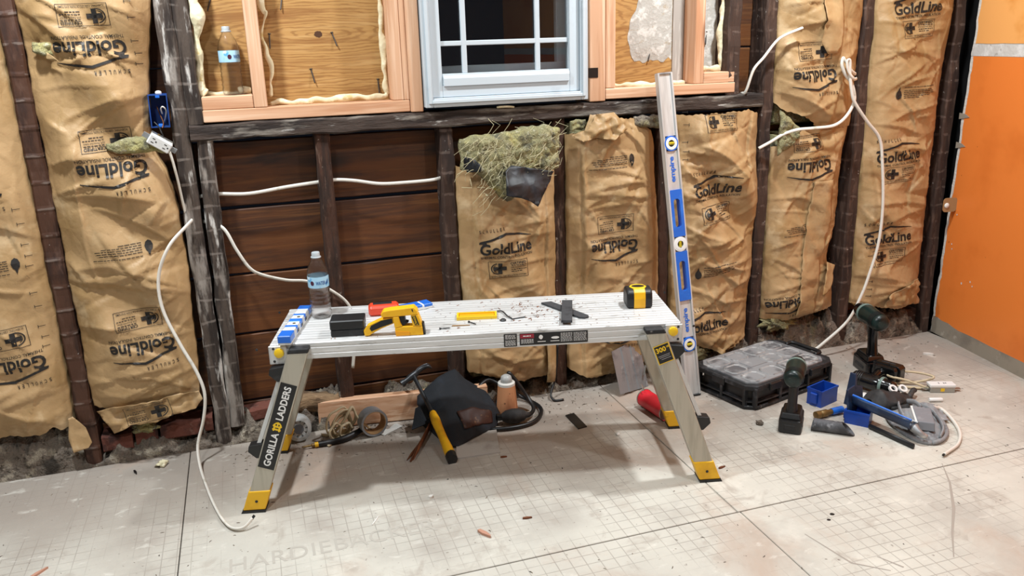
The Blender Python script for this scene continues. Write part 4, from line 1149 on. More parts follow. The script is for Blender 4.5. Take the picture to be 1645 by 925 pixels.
# orange red tool case and blue blade pack
t = thing('orange_tool_case', 'orange red plastic case with a dark slot, behind the yellow staple gun', 'case', (.352, -.322, ZD), math.radians(-8))
MB().box((0, 0, .016), (.094, .052, .032), None, .007).build('body', 'orange_red', t, bevel=.002)
MB().bx(-.032, .026, -.004, .016, .0318, .0332, .0005).build('slot', 'steel_dark', t)
MB().bx(.046, .066, -.014, .014, .006, .018, .002).build('tip', 'steel_dark', t)
t = thing('blade_pack', 'blue and white flat pack poking out behind the yellow staple gun', 'pack', (.448, -.318, ZD), math.radians(14))
MB().bx(-.055, .055, -.022, .022, 0, .016, .002).build('pack_body', 'white_plastic', t)
MB().bx(-.055, .02, -.0225, .0225, .009, .0168, .001).build('blue_sleeve', 'blue', t)
MB().bx(.026, .0555, -.0225, .0225, .007, .0168, .001).build('blue_sleeve', 'blue', t)
# staple gun, standing on its edge
t = thing('staple_gun', 'yellow hand staple gun standing on the platform with its lever folded open', 'staple gun', (.350, -.545, ZD), math.radians(-15.5))
def pz(l): return [((x - 612) / 7.71 / 520, (606 - y_) / 7.71 / 560) for x, y_ in l]
DP = .034
def slab(pts, d0, d1, mbb): return mbb.prism(pz(pts), d0, d1, XZ)
mb = MB()
slab([(450, 315), (478, 278), (560, 263), (830, 238), (868, 285), (878, 340), (655, 350), (585, 356), (460, 356)], 0, DP, mb)
slab([(585, 356), (655, 350), (668, 430), (690, 485), (600, 505)], 0, DP, mb)
slab([(790, 345), (878, 340), (905, 430), (918, 492), (808, 485)], 0, DP, mb)
slab([(600, 505), (690, 485), (808, 485), (918, 492), (920, 560), (925, 606), (612, 606), (604, 580)], 0, DP, mb)
mb.build('body', 'tool_yellow', t, bevel=.0025)
mb = MB(); slab([(604, 540), (770, 556), (770, 600), (610, 604)], -.0012, 0, mb); mb.build('magazine_cover', 'yellow_orange', t)
mb = MB(); slab([(585, 365), (440, 388), (290, 460), (238, 530), (246, 598), (300, 596), (330, 572), (455, 505), (592, 448)], .006, DP - .006, mb); lv_ = mb.build('lever', 'tool_yellow', t, bevel=.002)
mb = MB(); slab([(575, 380), (450, 402), (330, 462), (310, 500), (330, 535), (440, 488), (580, 438)], .0045, .012, mb); mb.build('lever_hollow', 'plastic_black', lv_)
mb = MB(); slab([(655, 352), (722, 345), (726, 430), (760, 440), (690, 484), (668, 430)], .006, DP - .006, mb); mb.build('grip_pad', 'plastic_black', t)
mb = MB(); slab([(800, 352), (850, 345), (886, 470), (838, 474)], -.001, 0, mb); mb.build('name_plate', 'label_black', t)
decal('lettering', [text_fit('DEWALT', .030, .0062, .02, 1, (0, 0), -74)], 'label_yellow', t, TR(*(lambda q: (q[0], -.0012, q[1]))(pz([(843, 410)])[0])) @ WALLF, .0004)
mb = MB(); slab([(850, 530), (900, 520), (915, 455), (935, 470), (948, 606), (905, 606), (850, 570)], .004, DP - .004, mb); mb.build('nose', 'plastic_black', t)
mb = MB(); slab([(806, 262), (818, 260), (826, 292), (812, 292)], -.001, 0, mb); mb.build('slot', 'label_black', t)
# wire lever pins of the gun
MB().tube([(-.085, .03, .012), (-.045, .03, .028), (-.02, .03, .034)], .0022, 6).build('wire_spring', 'steel_dark', t)
# yellow tray, bent scraper, slate strips, tape
t = thing('yellow_tray', 'flat yellow plastic tray lying in the middle of the platform', 'tray', (.612, -.470, ZD), math.radians(-15.5))
mb = MB(); mb.bx(-.061, .061, -.024, .024, 0, .0025); mb.bx(-.061, .061, -.024, -.018, .0025, .009); mb.bx(-.061, .061, .018, .024, .0025, .009); mb.bx(-.061, -.055, -.018, .018, .0025, .009); mb.bx(.055, .061, -.018, .018, .0025, .009)
mb.build('rim', 'label_yellow', t)
MB().bx(-.054, .054, -.017, .017, .0026, .005, .001).build('insert', 'yellow_orange', t)
t = thing('bent_scraper', 'small scraper blade with a bent wire shank right of the yellow tray', 'scraper', (.702, -.500, ZD), 0)
MB().tube(cr([(-.020, .048, .004), (-.006, .038, .005), (-.004, -.01, .004), (.002, -.032, .003)], 5), .0022, 6).build('shank', 'steel_dark', t)
MB().prism([(.0, -.036), (.046, -.032), (.052, .004), (.008, -.002)], .0006, .0022).build('blade', 'alu', t)
MB().tube([(.0, -.036, .0022), (.046, -.032, .0022)], .0016, 6).build('blade_edge', 'steel_dark', t)
t = MB(TR(.882, -.518, ZD) @ RZ(-72)).prism([(-.100, -.016), (.085, -.016), (.100, -.006), (.100, .010), (.092, .016), (-.088, .016)], 0, .006).build('dark_strip', 'slate', None, bevel=.001)
tag(t, 'dark grey strip with a cut corner lying under the other dark strip', 'strip', 'dark strips crossed on the platform')
t = MB(TR(.874, -.555, ZD + .0066) @ RZ(68)).prism([(-.098, -.0165), (.098, -.0165), (.098, .0165), (-.098, .0165)], 0, .009).build('dark_strip', 'slate', None, bevel=.0015)
tag(t, 'dark grey rectangular strip lying across and on top of the other dark strip', 'strip', 'dark strips crossed on the platform')
t = thing('tape_measure', 'black and yellow tape measure near the right end of the platform', 'tape measure', (1.112, -.555, ZD), math.radians(-16))
pr = [(-.036, 0), (.036, 0), (.038, .010), (.038, .042), (.030, .055), (.015, .059), (-.022, .058), (-.034, .050), (-.038, .030), (-.038, .008)]
MB().prism([(y_, z_) for y_, z_ in pr], -.040, .040, YZX).build('case', 'plastic_black', t, bevel=.007, segs=3)
mb = MB(); mb.prism([(y_ * 1.03, z_ * 1.02) for y_, z_ in pr], -.018, .018, YZX); mb.build('yellow_band', 'tool_yellow', t, bevel=.002)
MB(TR(.0, .004, .0595)).lathe([(.027, -.003), (.027, .0), (.025, .001), (.0001, .001)], 8).build('yellow_rim', 'label_yellow', t)
MB(TR(.0, .004, .0606) @ Matrix.Diagonal((1.25, .8, 1, 1))).lathe([(.016, 0), (.016, .0007), (.0001, .0007)], 20).build('emblem', 'label_black', t)
# loose screws and splinters
def screw(label, x, y, a, ln=.034, name='screw'):
    t = thing(name, label, 'screw', (x, y, ZD + .0035), math.radians(a), 'loose fixings on the platform')
    pr = [(.0001, 0), (.0012, .004)]
    z = .005
    while z < ln * .7:
        pr += [(.0020, z), (.0013, z + .0012)]; z += .0024
    pr += [(.0014, ln * .8), (.0036, ln - .001), (.0036, ln), (.0001, ln)]
    MB(RY(90)).lathe(pr, 8).build('shaft', 'steel_dark', t)
    return t
screw('short black screw lying left of the wood splinter on the platform', .512, -.545, 170)
screw('short black screw lying in front of the yellow tray', .590, -.545, 115, .036)
o = MB(TR(.543, -.530, ZD)).prism([(-.024, -.0025), (.026, -.0012), (.030, .0005), (-.02, .0025)], 0, .003, RZ(-16)).build('wood_splinter', 'cardboard'); tag(o, 'thin tan wood splinter lying between two screws on the platform', 'splinter')
o = MB(TR(.676, -.535, ZD)).lathe([(.009, 0), (.0095, .003), (.006, .006), (.0001, .0065)], 10).build('rubber_plug', 'plastic_black'); tag(o, 'small dark round plug beside the bent scraper', 'plug')
rs = random.Random(5)
mb = MB()
for i in range(420):
    a, b = (rs.gauss(.20, .08), rs.gauss(.01, .07)) if i < 170 else (rs.uniform(-.45, .56), rs.uniform(-.15, .15))
    if not (-.58 < a < .58 and -.155 < b < .155): continue
    ca, sa = math.cos(PA), math.sin(PA)
    x, y = PT[0] + ca * a - sa * b, PT[1] + sa * a + ca * b
    r = rs.uniform(.0008, .0030) * (1 if i < 170 else .7); th = rs.uniform(0, 3.14); l = r * rs.uniform(1, 3.5)
    M = TR(x, y, ZD + .0006) @ Matrix.Rotation(th, 4, 'Z')
    mb.raw([(-l, -r * .5, 0), (l, -r * .4, 0), (l * .7, r * .5, .001), (-l * .8, r * .4, .0005)], [(0, 1, 2, 3)], M)
tag(mb.build('sawdust', 'splinter'), 'brown sawdust and small wood crumbs scattered over the platform deck', 'sawdust', kind='stuff')

# ------------------------------------------------------------------ long spirit level leaning on the wall
LBv, LTv = Vector((1.508, -.235, .0)), Vector((1.447, -.060, 1.185))
az = (LTv - LBv); LLEN = az.length; az.normalize()
ax = (Vector((1, 0, 0)) - az * az.x).normalized(); ay = az.cross(ax)
t = thing('spirit_level', 'tall blue and aluminium spirit level leaning against the studs', 'level', tuple(LBv))
t.rotation_euler = Matrix((ax, ay, az)).transposed().to_euler()
# local: x across the face, y to the wall, z up the level ; face at y = -.0125
mb = MB(); w, d = .0295, .0125
mb.bx(-w, -w + .007, -d, d, .004, LLEN, .001); mb.bx(w - .007, w, -d, d, .004, LLEN, .001)
for (z0, z1) in [(.004, .175), (.231, .405), (.525, .558), (.612, .635), (.755, .924), (.978, LLEN - .004)]:
    mb.bx(-w + .006, w - .006, -.0065, .0065, z0, z1)
for (z0, z1) in [(.405, .525), (.635, .755)]:
    mb.bx(-w + .006, -.0165, -.0065, .0065, z0, z1); mb.bx(.0165, w - .006, -.0065, .0065, z0, z1)
mb.build('rail', 'alu', t)
def rr(x0, x1, z0, z1, r, n=5):
    out = []
    for (cx, cz, a0) in [(x1 - r, z1 - r, 0), (x0 + r, z1 - r, 90), (x0 + r, z0 + r, 180), (x1 - r, z0 + r, 270)]:
        for i in range(n + 1):
            a = math.radians(a0 + 90 * i / n); out.append((cx + r * math.cos(a), cz + r * math.sin(a)))
    return out
mb = MB()
def framehole(mb, x0, x1, z0, z1, hx0, hx1, hz0, hz1, y0, y1):
    O = rr(x0, x1, z0, z1, .004); I = rr(hx0, hx1, hz0, hz1, (hx1 - hx0) / 2 - .001)
    n = len(O)
    vs = [(x, y0, z) for x, z in O] + [(x, y0, z) for x, z in I] + [(x, y1, z) for x, z in O] + [(x, y1, z) for x, z in I]
    fs = []
    for i in range(n):
        j = (i + 1) % n
        fs += [(i, j, n + j, n + i), (2 * n + j, 2 * n + i, 3 * n + i, 3 * n + j), (i, 2 * n + i, 2 * n + j, j), (n + i, n + j, 3 * n + j, 3 * n + i)]
    mb.raw(vs, fs)
framehole(mb, -.0245, .0245, .372, .535, -.0125, .0125, .408, .521, -.0128, .0128)
framehole(mb, -.0245, .0245, .633, .784, -.0125, .0125, .645, .751, -.0128, .0128)
mb.bx(-.0245, .0245, -.0125, .0125, .534, .556); mb.bx(-.0245, .0245, -.0125, .0125, .612, .634)
mb.build('grip_frame', 'blue', t)
for k, z in enumerate((.203, .584, .951)):
    M = TR(0, 0, z) @ RX(90)
    rg = MB(M).lathe([(.0275, -.0105), (.0275, .0125), (.0215, .0128), (.0215, -.0105), (.0275, -.0105)], 28, caps=False).build('blue_ring' if k != 1 else 'white_ring', 'blue' if k != 1 else 'white_plastic', t, True, autosmooth=40)
    MB(M).lathe([(.0225, -.009), (.0225, .0135), (.0125, .0138), (.0125, -.009), (.0225, -.009)], 28, caps=False).build('vial_bezel', 'white_plastic', rg, True, autosmooth=40)
    MB(M).lathe([(.0125, -.006), (.0125, .008), (.0001, .008)], 20).build('vial_back', 'plastic_black' if k != 1 else 'vial_dark', rg)
    MB(TR(0, -.010, z)).tube([(-.011, 0, 0), (.011, 0, 0)] if k != 1 else [(0, 0, -.011), (0, 0, .011)], .0055, 10).build('vial', 'vial_green', rg, True, autosmooth=40)
LFm = TR(0, -.0072, 0) @ WALLF
for z in (.858, .296):
    decal('lettering', [text_fit('empire', .092, .024, .025, .95, (0, z), 90)], 'blue', t, LFm)
MB().bx(-.0295, .0295, -.0128, .0128, 0, .006, .001).build('end_cap', 'plastic_black', t)
MB().bx(-.028, .028, -.0118, .0118, LLEN - .004, LLEN + .002, .001).build('end_cap', 'galv', t)
# ------------------------------------------------------------------ under the platform
t = MB(TR(.441, -.028, 0) @ RZ(-7.9)).box((0, 0, .052), (.612, .038, .100), RX(-4), .003).build('pine_board', 'pine_h')
tag(t, 'short pine board standing on edge against the wall under the platform', 'board')
mb = MB(); rough(mb, .065, .215, .0, .07, .055, .125, 'x', .02, 77, .012, .012)
tag(mb.build('wood_chunk', 'rotten_wood', None, True), 'crumbling old wood chunk lying on the rubble behind the platform leg', 'wood chunk')
# coil of tan cable
rs = random.Random(8)
path = []
for i in range(7):
    a0 = rs.uniform(-.3, .3)
    for k in range(10):
        a = 2 * math.pi * k / 10 + a0
        R = .052 + .018 * math.sin(i * 2.1) + rs.uniform(-.004, .004)
        path.append((.205 + .010 * i * math.sin(i) * .5 + R * .62 * math.cos(a) + .3 * (R * .95 * (1 + math.sin(a))) * .35, -.085 - .012 * (i % 3) + .012 * math.cos(a) , .006 + R * .88 * (1 + math.sin(a)) * (.9 - .06 * (i % 4))))
path += [(.19, -.11, .006), (.165, -.14, .005), (.15, -.155, .005)]
t = MB().tube(cr(path, 3), .0052, 7, flat=.7).build('cable_coil', 'cable_tan', None, True)
tag(t, 'loose coil of tan cable leaning against the pine board', 'cable')
t = MB().tube(cr([(.138, -.06, .005), (.165, -.085, .012), (.205, -.10, .05), (.235, -.10, .095), (.25, -.09, .105), (.262, -.10, .07), (.29, -.11, .035), (.30, -.12, .03)], 6), .0055, 7, flat=.75).build('cable_offcut', 'cable_tan', None, True)
tag(t, 'stray end of tan cable crossing the coil beside the tape roll', 'cable')
# tape roll standing on edge
t = thing('duct_tape_roll', 'grey roll of duct tape standing on edge in front of the pine board', 'tape roll', (.312, -.112, .0), math.radians(12))
M = TR(0, 0, .0495) @ RX(86)
MB(M).lathe([(.0485, -.022), (.0485, .022), (.041, .022), (.041, -.022), (.0485, -.022)], 40, caps=False).build('tape', 'duct_tape', t, True, autosmooth=40)
MB(M).lathe([(.0408, -.0225), (.0408, .0225), (.0388, .0225), (.0388, -.0225), (.0408, -.0225)], 40, caps=False).build('core', 'cardboard', t, True, autosmooth=40)
# paper scrap
t = MB().sheet(lambda u, v: (.345 + .075 * u - .02 * v, -.140 + .05 * u + .022 * v * (1 - .7 * u), .0015 + .012 * abs(math.sin(u * 4 + v)) * v), 10, 6).build('paper_scrap', 'paper_white', None, True, solid=.0008)
tag(t, 'torn white paper scrap on the floor right of the tape roll', 'paper')
# soldering style pen tool
t = thing('black_hand_tool', 'slim black hand tool with a yellow band lying in front of the cable coil', 'tool', (.075, -.143, .011), math.radians(1))
MB(RY(90)).lathe([(.0001, -.012), (.003, -.01), (.004, .02), (.0065, .022), (.0065, .05)], 12).build('tip', 'brass', t, True, autosmooth=40)
MB(RY(90)).lathe([(.0088, .032), (.0088, .044)], 12).build('yellow_band', 'yellow', t, True, autosmooth=40)
MB().tube(cr([(.044, 0, 0), (.09, 0, 0), (.13, .004, .002), (.17, .02, .006), (.21, .05, .008)], 5), [.009, .0095, .010, .010, .0105, .0105, .0105, .011, .0115, .012, .012, .012, .012, .011, .011, .011, .010, .010, .010, .009, .008][:21], 10).build('grip', 'plastic_black', t, True, autosmooth=50)
# grey plastic cutter housing behind the left leg
t = thing('grey_plastic_cage', 'dusty grey plastic cage lying on its side behind the left platform leg', 'plastic part', (.062, -.052, .0))
mb = MB(TR(0, 0, .044) @ RX(78) @ RZ(20))
mb.lathe([(.043, -.03), (.045, -.01), (.043, .03), (.030, .034), (.030, .028), (.038, .024), (.040, -.01), (.038, -.03), (.043, -.03)], 20, caps=False)
mb.build('rim', 'clear_grey', t, True, autosmooth=40)
for k in range(5):
    M = TR(0, 0, .044) @ RX(78) @ RZ(20 + 36 * k)
    MB(M).box((0, 0, .026), (.078, .012, .005), None, .001).build('rib', 'clear_grey', t)
MB(TR(0, 0, .044) @ RX(78)).lathe([(.017, .02), (.017, .034), (.0001, .034)], 16).build('hub', 'tube_dusty', t)
# dark bag
t = thing('tool_pouch', 'dark navy canvas pouch with a brown mesh patch slumped against the pine board', 'pouch', (.60, -.15, 0))
K = [[(-.115, .085, .095), (-.04, .095, .150), (.030, .100, .175), (.075, .085, .120), (.13, .075, .085)],
     [(-.125, .045, .080), (-.05, .035, .115), (.03, .035, .125), (.10, .02, .085), (.150, .01, .055)],
     [(-.10, -.03, .055), (-.04, -.05, .085), (.03, -.055, .090), (.10, -.045, .065), (.155, -.035, .035)],
     [(-.085, -.10, .030), (-.04, -.125, .050), (.03, -.115, .052), (.09, -.085, .040), (.14, -.06, .018)],
     [(-.06, -.165, .010), (-.035, -.180, .012), (.02, -.150, .012), (.08, -.115, .010), (.13, -.075, .008)]]
def bil(u, v):
    a = u * 4; b = v * 4; i, j = min(3, int(a)), min(3, int(b)); f, g = a - i, b - j
    q = lambda jj, ii: Vector(K[jj][ii])
    p = (q(j, i) * (1 - f) + q(j, i + 1) * f) * (1 - g) + (q(j + 1, i) * (1 - f) + q(j + 1, i + 1) * f) * g
    return p + Vector((0, 0, .006 * noise.noise(p * 22) + .004 * noise.noise(p * 45)))
MB().sheet(lambda u, v: bil(u, v), 26, 26).build('flap', 'canvas_navy', t, True, solid=.006)
mb = MB()
mb.sheet(lambda u, v: (lambda p: Vector((p.x * .97, p.y + .015, max(.002, p.z * (.5 if 0 < u < 1 and 0 < v < 1 else .02)))))(bil(u, v)), 12, 12)
mb.build('body', 'canvas_navy', t, True)
MB().sheet(lambda u, v: bil(.36 + .50 * u + .04 * v, .56 + .26 * v + .06 * math.sin(u * 3.1) * (v - .5)) + Vector((0, -.002, .0065)), 14, 10).build('mesh_patch', 'grille_brown', t, True, solid=.002)
MB().sheet(lambda u, v: (-.135 + .05 * u - .03 * v * (1 - u), .03 - .07 * v, .075 - .045 * v + .02 * u), 5, 5).build('pocket_corner', 'canvas_navy', t, solid=.004)
# hammer
t = thing('hammer', 'claw hammer with a yellow handle leaning across the dark pouch', 'hammer', (.515, -.40, 0))
hb, hm_, ht = Vector((.006, -.012, .018)), Vector((-.002, .215, .075)), Vector((-.033, .375, .162))
path = [hb.lerp(hm_, k / 6) for k in range(7)]
MB().tube(path, [.0215, .0225, .0195, .0185, .0195, .0215, .0170], 12, flat=.75).build('handle', 'tool_yellow', t, True, autosmooth=50)
MB().tube([hb - (hm_ - hb).normalized() * .012, hb + (hm_ - hb).normalized() * .012], [.0225, .0235], 12, flat=.78).build('butt_cap', 'plastic_black', t, True, autosmooth=50)
MB().tube([hm_, hm_.lerp(ht, .5), ht], [.0135, .0105, .0115], 10, flat=.6).build('shank', 'steel_dark', t, True, autosmooth=50)
H = ht
hx = Vector((.82, .15, .42)).normalized()
MB().tube([H - hx * .052, H - hx * .040, H - hx * .039, H - hx * .026, H - hx * .012, H + hx * .014], [.0135, .0135, .0105, .0100, .0135, .0130], 12).build('head', 'steel_dark', t, True, autosmooth=40)
for s in (-1, 1):
    MB().tube(cr([H + hx * .012 + Vector((0, s * .004, 0)), H + hx * .035 + Vector((0, s * .007, .004)), H + hx * .058 + Vector((.004, s * .009, .0)), H + hx * .072 + Vector((.006, s * .011, -.014))], 5), [.0085, .0085, .008, .008, .0078, .0075, .007, .007, .0065, .006, .006, .0055, .005, .0045, .004, .003], 8, flat=.6).build('claw', 'steel_dark', t, True, autosmooth=50)
# brown cup with clear plastic on top
t = thing('paper_cup', 'upside-down brown paper cup with dark stains and a clear dome on top', 'cup', (.800, -.135, 0), math.radians(-20))
MB().lathe([(.0415, .0), (.0420, .003), (.0405, .006), (.0315, .118), (.0300, .121), (.0001, .121)], 28).build('cup_wall', 'cup_brown', t, True, autosmooth=40)
MB().lathe([(.0435, .0), (.0440, .003), (.0425, .005)], 28).build('cup_rim', 'paper_white', t, True, autosmooth=40)
MB().lathe([(.0312, .119), (.0312, .128), (.028, .131), (.0001, .131)], 24).build('white_base', 'paper_white', t, True, autosmooth=40)
MB().lathe([(.0205, .131), (.0215, .140), (.018, .152), (.010, .157), (.0001, .158)], 20).build('clear_dome', 'clear_grey', t, True)
MB().tube([(.0385, -.012, .01), (.0295, -.0095, .117)], .0018, 5).build('seam', 'cup_brown', t)
# black hose / cord
t = MB().tube(cr([(.64, -.16, .03), (.70, -.08, .085), (.745, -.045, .105), (.775, -.04, .10), (.80, -.06, .075), (.77, -.10, .03), (.73, -.17, .014), (.70, -.235, .010), (.76, -.262, .010), (.845, -.255, .010), (.90, -.21, .010), (.925, -.14, .010), (.90, -.06, .013), (.87, -.03, .03), (.845, -.05, .10), (.83, -.07, .135), (.85, -.085, .11), (.885, -.12, .05), (.89, -.17, .024), (.85, -.215, .022), (.79, -.225, .030), (.74, -.2, .035)], 7), .0075, 8).build('black_hose', 'cable_black', None, True)
tag(t, 'black rubber hose coiled on the floor around the brown cup', 'hose')
t = thing('rubber_bulb', 'black rubber squeeze bulb lying in front of the brown cup', 'bulb', (.80, -.215, .030), math.radians(-10))
MB(RY(90)).lathe([(.0001, -.058), (.010, -.055), (.012, -.045), (.022, -.03), (.027, -.005), (.0265, .015), (.020, .035), (.010, .046), (.009, .056), (.0001, .057)], 18).build('bulb', 'rubber_dark', t, True)
MB(RY(90)).lathe([(.0125, -.062), (.0125, -.044)], 14).build('collar', 'plastic_black_gloss', t, True, autosmooth=40)
# tile, strip, splintered wood, hanging black wire
t = MB(TR(.628, -.335, .0)).prism([(-.088, -.062), (.060, -.072), (.092, .075), (-.050, .085)], .0, .009, RX(3)).build('floor_tile', 'tile_grey', None, bevel=.001)
tag(t, 'plain grey square tile lying on the floor under the pouch', 'tile')
t = MB(TR(1.012, -.280, 0)).prism([(-.017, -.062), (.019, -.056), (.017, .062), (-.019, .056)], .0, .004).build('black_strip', 'label_black', None, bevel=.0008)
tag(t, 'small flat black strip alone on the floor under the platform', 'strip')
mb = MB()
for (a, b, r) in [((.393, -.365, .006), (.51, -.17, .03), .012), ((.402, -.372, .012), (.50, -.19, .045), .009), ((.385, -.35, .004), (.455, -.25, .012), .007)]:
    A, B = Vector(a), Vector(b)
    mb.tube([A, A.lerp(B, .3), A.lerp(B, .7), B], [r * .25, r, r * .9, r * .5], 5, flat=.5)
tag(mb.build('splintered_lath', 'splinter'), 'splintered piece of rusty brown lath beside the hammer handle', 'wood scrap')
t = MB().tube(cr([(1.045, -.02, .20), (1.035, -.03, .12), (1.02, -.045, .06), (.995, -.07, .02), (1.0, -.095, .006), (1.035, -.10, .005)], 6), .0045, 6).build('black_wire_end', 'cable_black', None, True)
tag(t, 'short black wire hanging from the wall behind the platform', 'wire')
# red can lying down
t = thing('red_tin_can', 'red tin can lying on its side behind the right platform leg', 'can', (1.305, -.325, .034), math.radians(97))
MB(RY(90)).lathe([(.0325, -.072), (.0335, -.07), (.0325, -.067), (.0325, .067), (.0335, .07), (.0325, .072)], 28, caps=False).build('can_wall', 'red_can', t, True, autosmooth=40)
MB(RY(90)).lathe([(.0338, -.0745), (.0338, -.069)], 28, caps=False).build('rim', 'metal_tin', t, True)
MB(RY(90)).lathe([(.0338, .069), (.0338, .0745)], 28, caps=False).build('rim', 'metal_tin', t, True)
MB(RY(90)).lathe([(.0325, -.066), (.0001, -.064)], 28, caps=False).build('can_end', 'metal_tin', t, True)
MB(RY(90)).lathe([(.0325, .066), (.0001, .064)], 28, caps=False).build('can_end', 'red_can', t, True)
MB().tube(cr([(.075, .0, .03), (.085, .01, .055), (.05, .02, .04)], 5), .0018, 6).build('wire_tab', 'metal_tin', t)
# ribbed sheet metal offcut leaning on the batt
t = thing('sheet_metal_offcut', 'ribbed grey sheet metal offcut leaning on the wall behind the red can', 'metal sheet', (1.318, -.125, 0), math.radians(26))
t.rotation_euler = (math.radians(-20), 0, math.radians(22))
def sm(u, v):
    x = -.075 + .155 * u
    return (x + .01 * v, -.004 * (1 if (abs(u - .38) < .07 or abs(u - .72) < .07) else 0), (.185 - .015 * abs(u - .5)) * v + (.012 * (1 - u) if v == 0 else 0))
MB().sheet(sm, 40, 6).build('sheet', 'galv', t, solid=.0015)
MB().tube([(.06, -.012, .05), (.075, -.02, .085)], .004, 8).build('bolt', 'metal_tin', t)

# ------------------------------------------------------------------ organizer case
t = thing('organizer_case', 'dusty black organizer case with a clear compartment lid at the foot of the wall', 'case', (1.624, -.447, 0), math.radians(14.8))
OL, OW, OH = .475, .305, .100
def rrect(x0, x1, y0, y1, c):
    return [(x0 + c, y0), (x1 - c, y0), (x1, y0 + c), (x1, y1 - c), (x1 - c, y1), (x0 + c, y1), (x0, y1 - c), (x0, y0 + c)]
MB().prism(rrect(.018, OL - .018, .018, OW - .018, .035), .004, .074).build('tray', 'plastic_black', t)
MB().prism(rrect(.0, OL, .0, OW, .035), .0, .014).build('base_rail', 'plastic_dusty', t, bevel=.003)
MB().prism(rrect(.004, OL - .004, .004, OW - .004, .035), .024, .031).build('lower_rail', 'plastic_dusty', t, bevel=.002)
MB().prism(rrect(.0, OL, .0, OW, .035), .074, .094).build('lid_rim', 'plastic_dusty', t, bevel=.004)
for (x, y_) in [(.03, .004), (.16, .004), (.315, .004), (.445, .004), (.03, OW - .004), (.445, OW - .004), (.004, .04), (.004, .15), (.004, .265), (OL - .004, .04), (OL - .004, .265)]:
    along = y_ in (.004, OW - .004)
    MB().box((x + (0 if along else (.006 if x < .1 else -.006)), y_ + ((.006 if y_ < .1 else -.006) if along else 0), .045), (.012 if along else .018, .018 if along else .012, .076), None, .002).build('post', 'plastic_dusty', t)
lid = MB().prism(rrect(.018, OL - .040, .014, OW - .014, .030), .090, .1015).build('clear_lid', 'lid_clear', t, bevel=.003)
for i in range(4):
    for j in range(3):
        if (i, j) in ((1, 1),): continue
        x0, x1 = .034 + i * .098, .034 + i * .098 + .085
        y0, y1 = .028 + j * .086, .028 + j * .086 + .072
        M = TR((x0 + x1) / 2, (y0 + y1) / 2, .1010)
        mb = MB(M)
        O = rrect(-(x1 - x0) / 2, (x1 - x0) / 2, -(y1 - y0) / 2, (y1 - y0) / 2, .014); I = [(a * .84, b * .80) for a, b in O]
        vs = [(a, b, .0) for a, b in O] + [(a * .95, b * .94, .0038) for a, b in O] + [(a, b, .0002) for a, b in I]
        fs = [(k, (k + 1) % 8, 8 + (k + 1) % 8, 8 + k) for k in range(8)] + [(8 + k, 8 + (k + 1) % 8, 16 + (k + 1) % 8, 16 + k) for k in range(8)]
        bo = mb.raw(vs, fs).build('compartment_ridge', 'lid_edge', lid)
mb = MB(TR(.18, .157, .1012)); mb.box((0, 0, .0015), (.09, .06, .003), None, .001); mb.build('label_plate', 'lid_clear', lid)
for (x, y_, r) in [(.12, -.003, 0), (.345, -.003, 0), (-.003, .16, 90), (OL + .003, .16, 90)]:
    MB(TR(x, y_, .078) @ RZ(r)).box((0, 0, 0), (.060, .010, .030), None, .003).build('latch', 'plastic_black', t)
MB().tube(cr([(OL - .03, .08, .096), (OL + .004, .085, .098), (OL + .006, .15, .098), (OL + .004, .215, .098), (OL - .03, .22, .096)], 5), .008, 8).build('carry_handle', 'plastic_black', t, True)
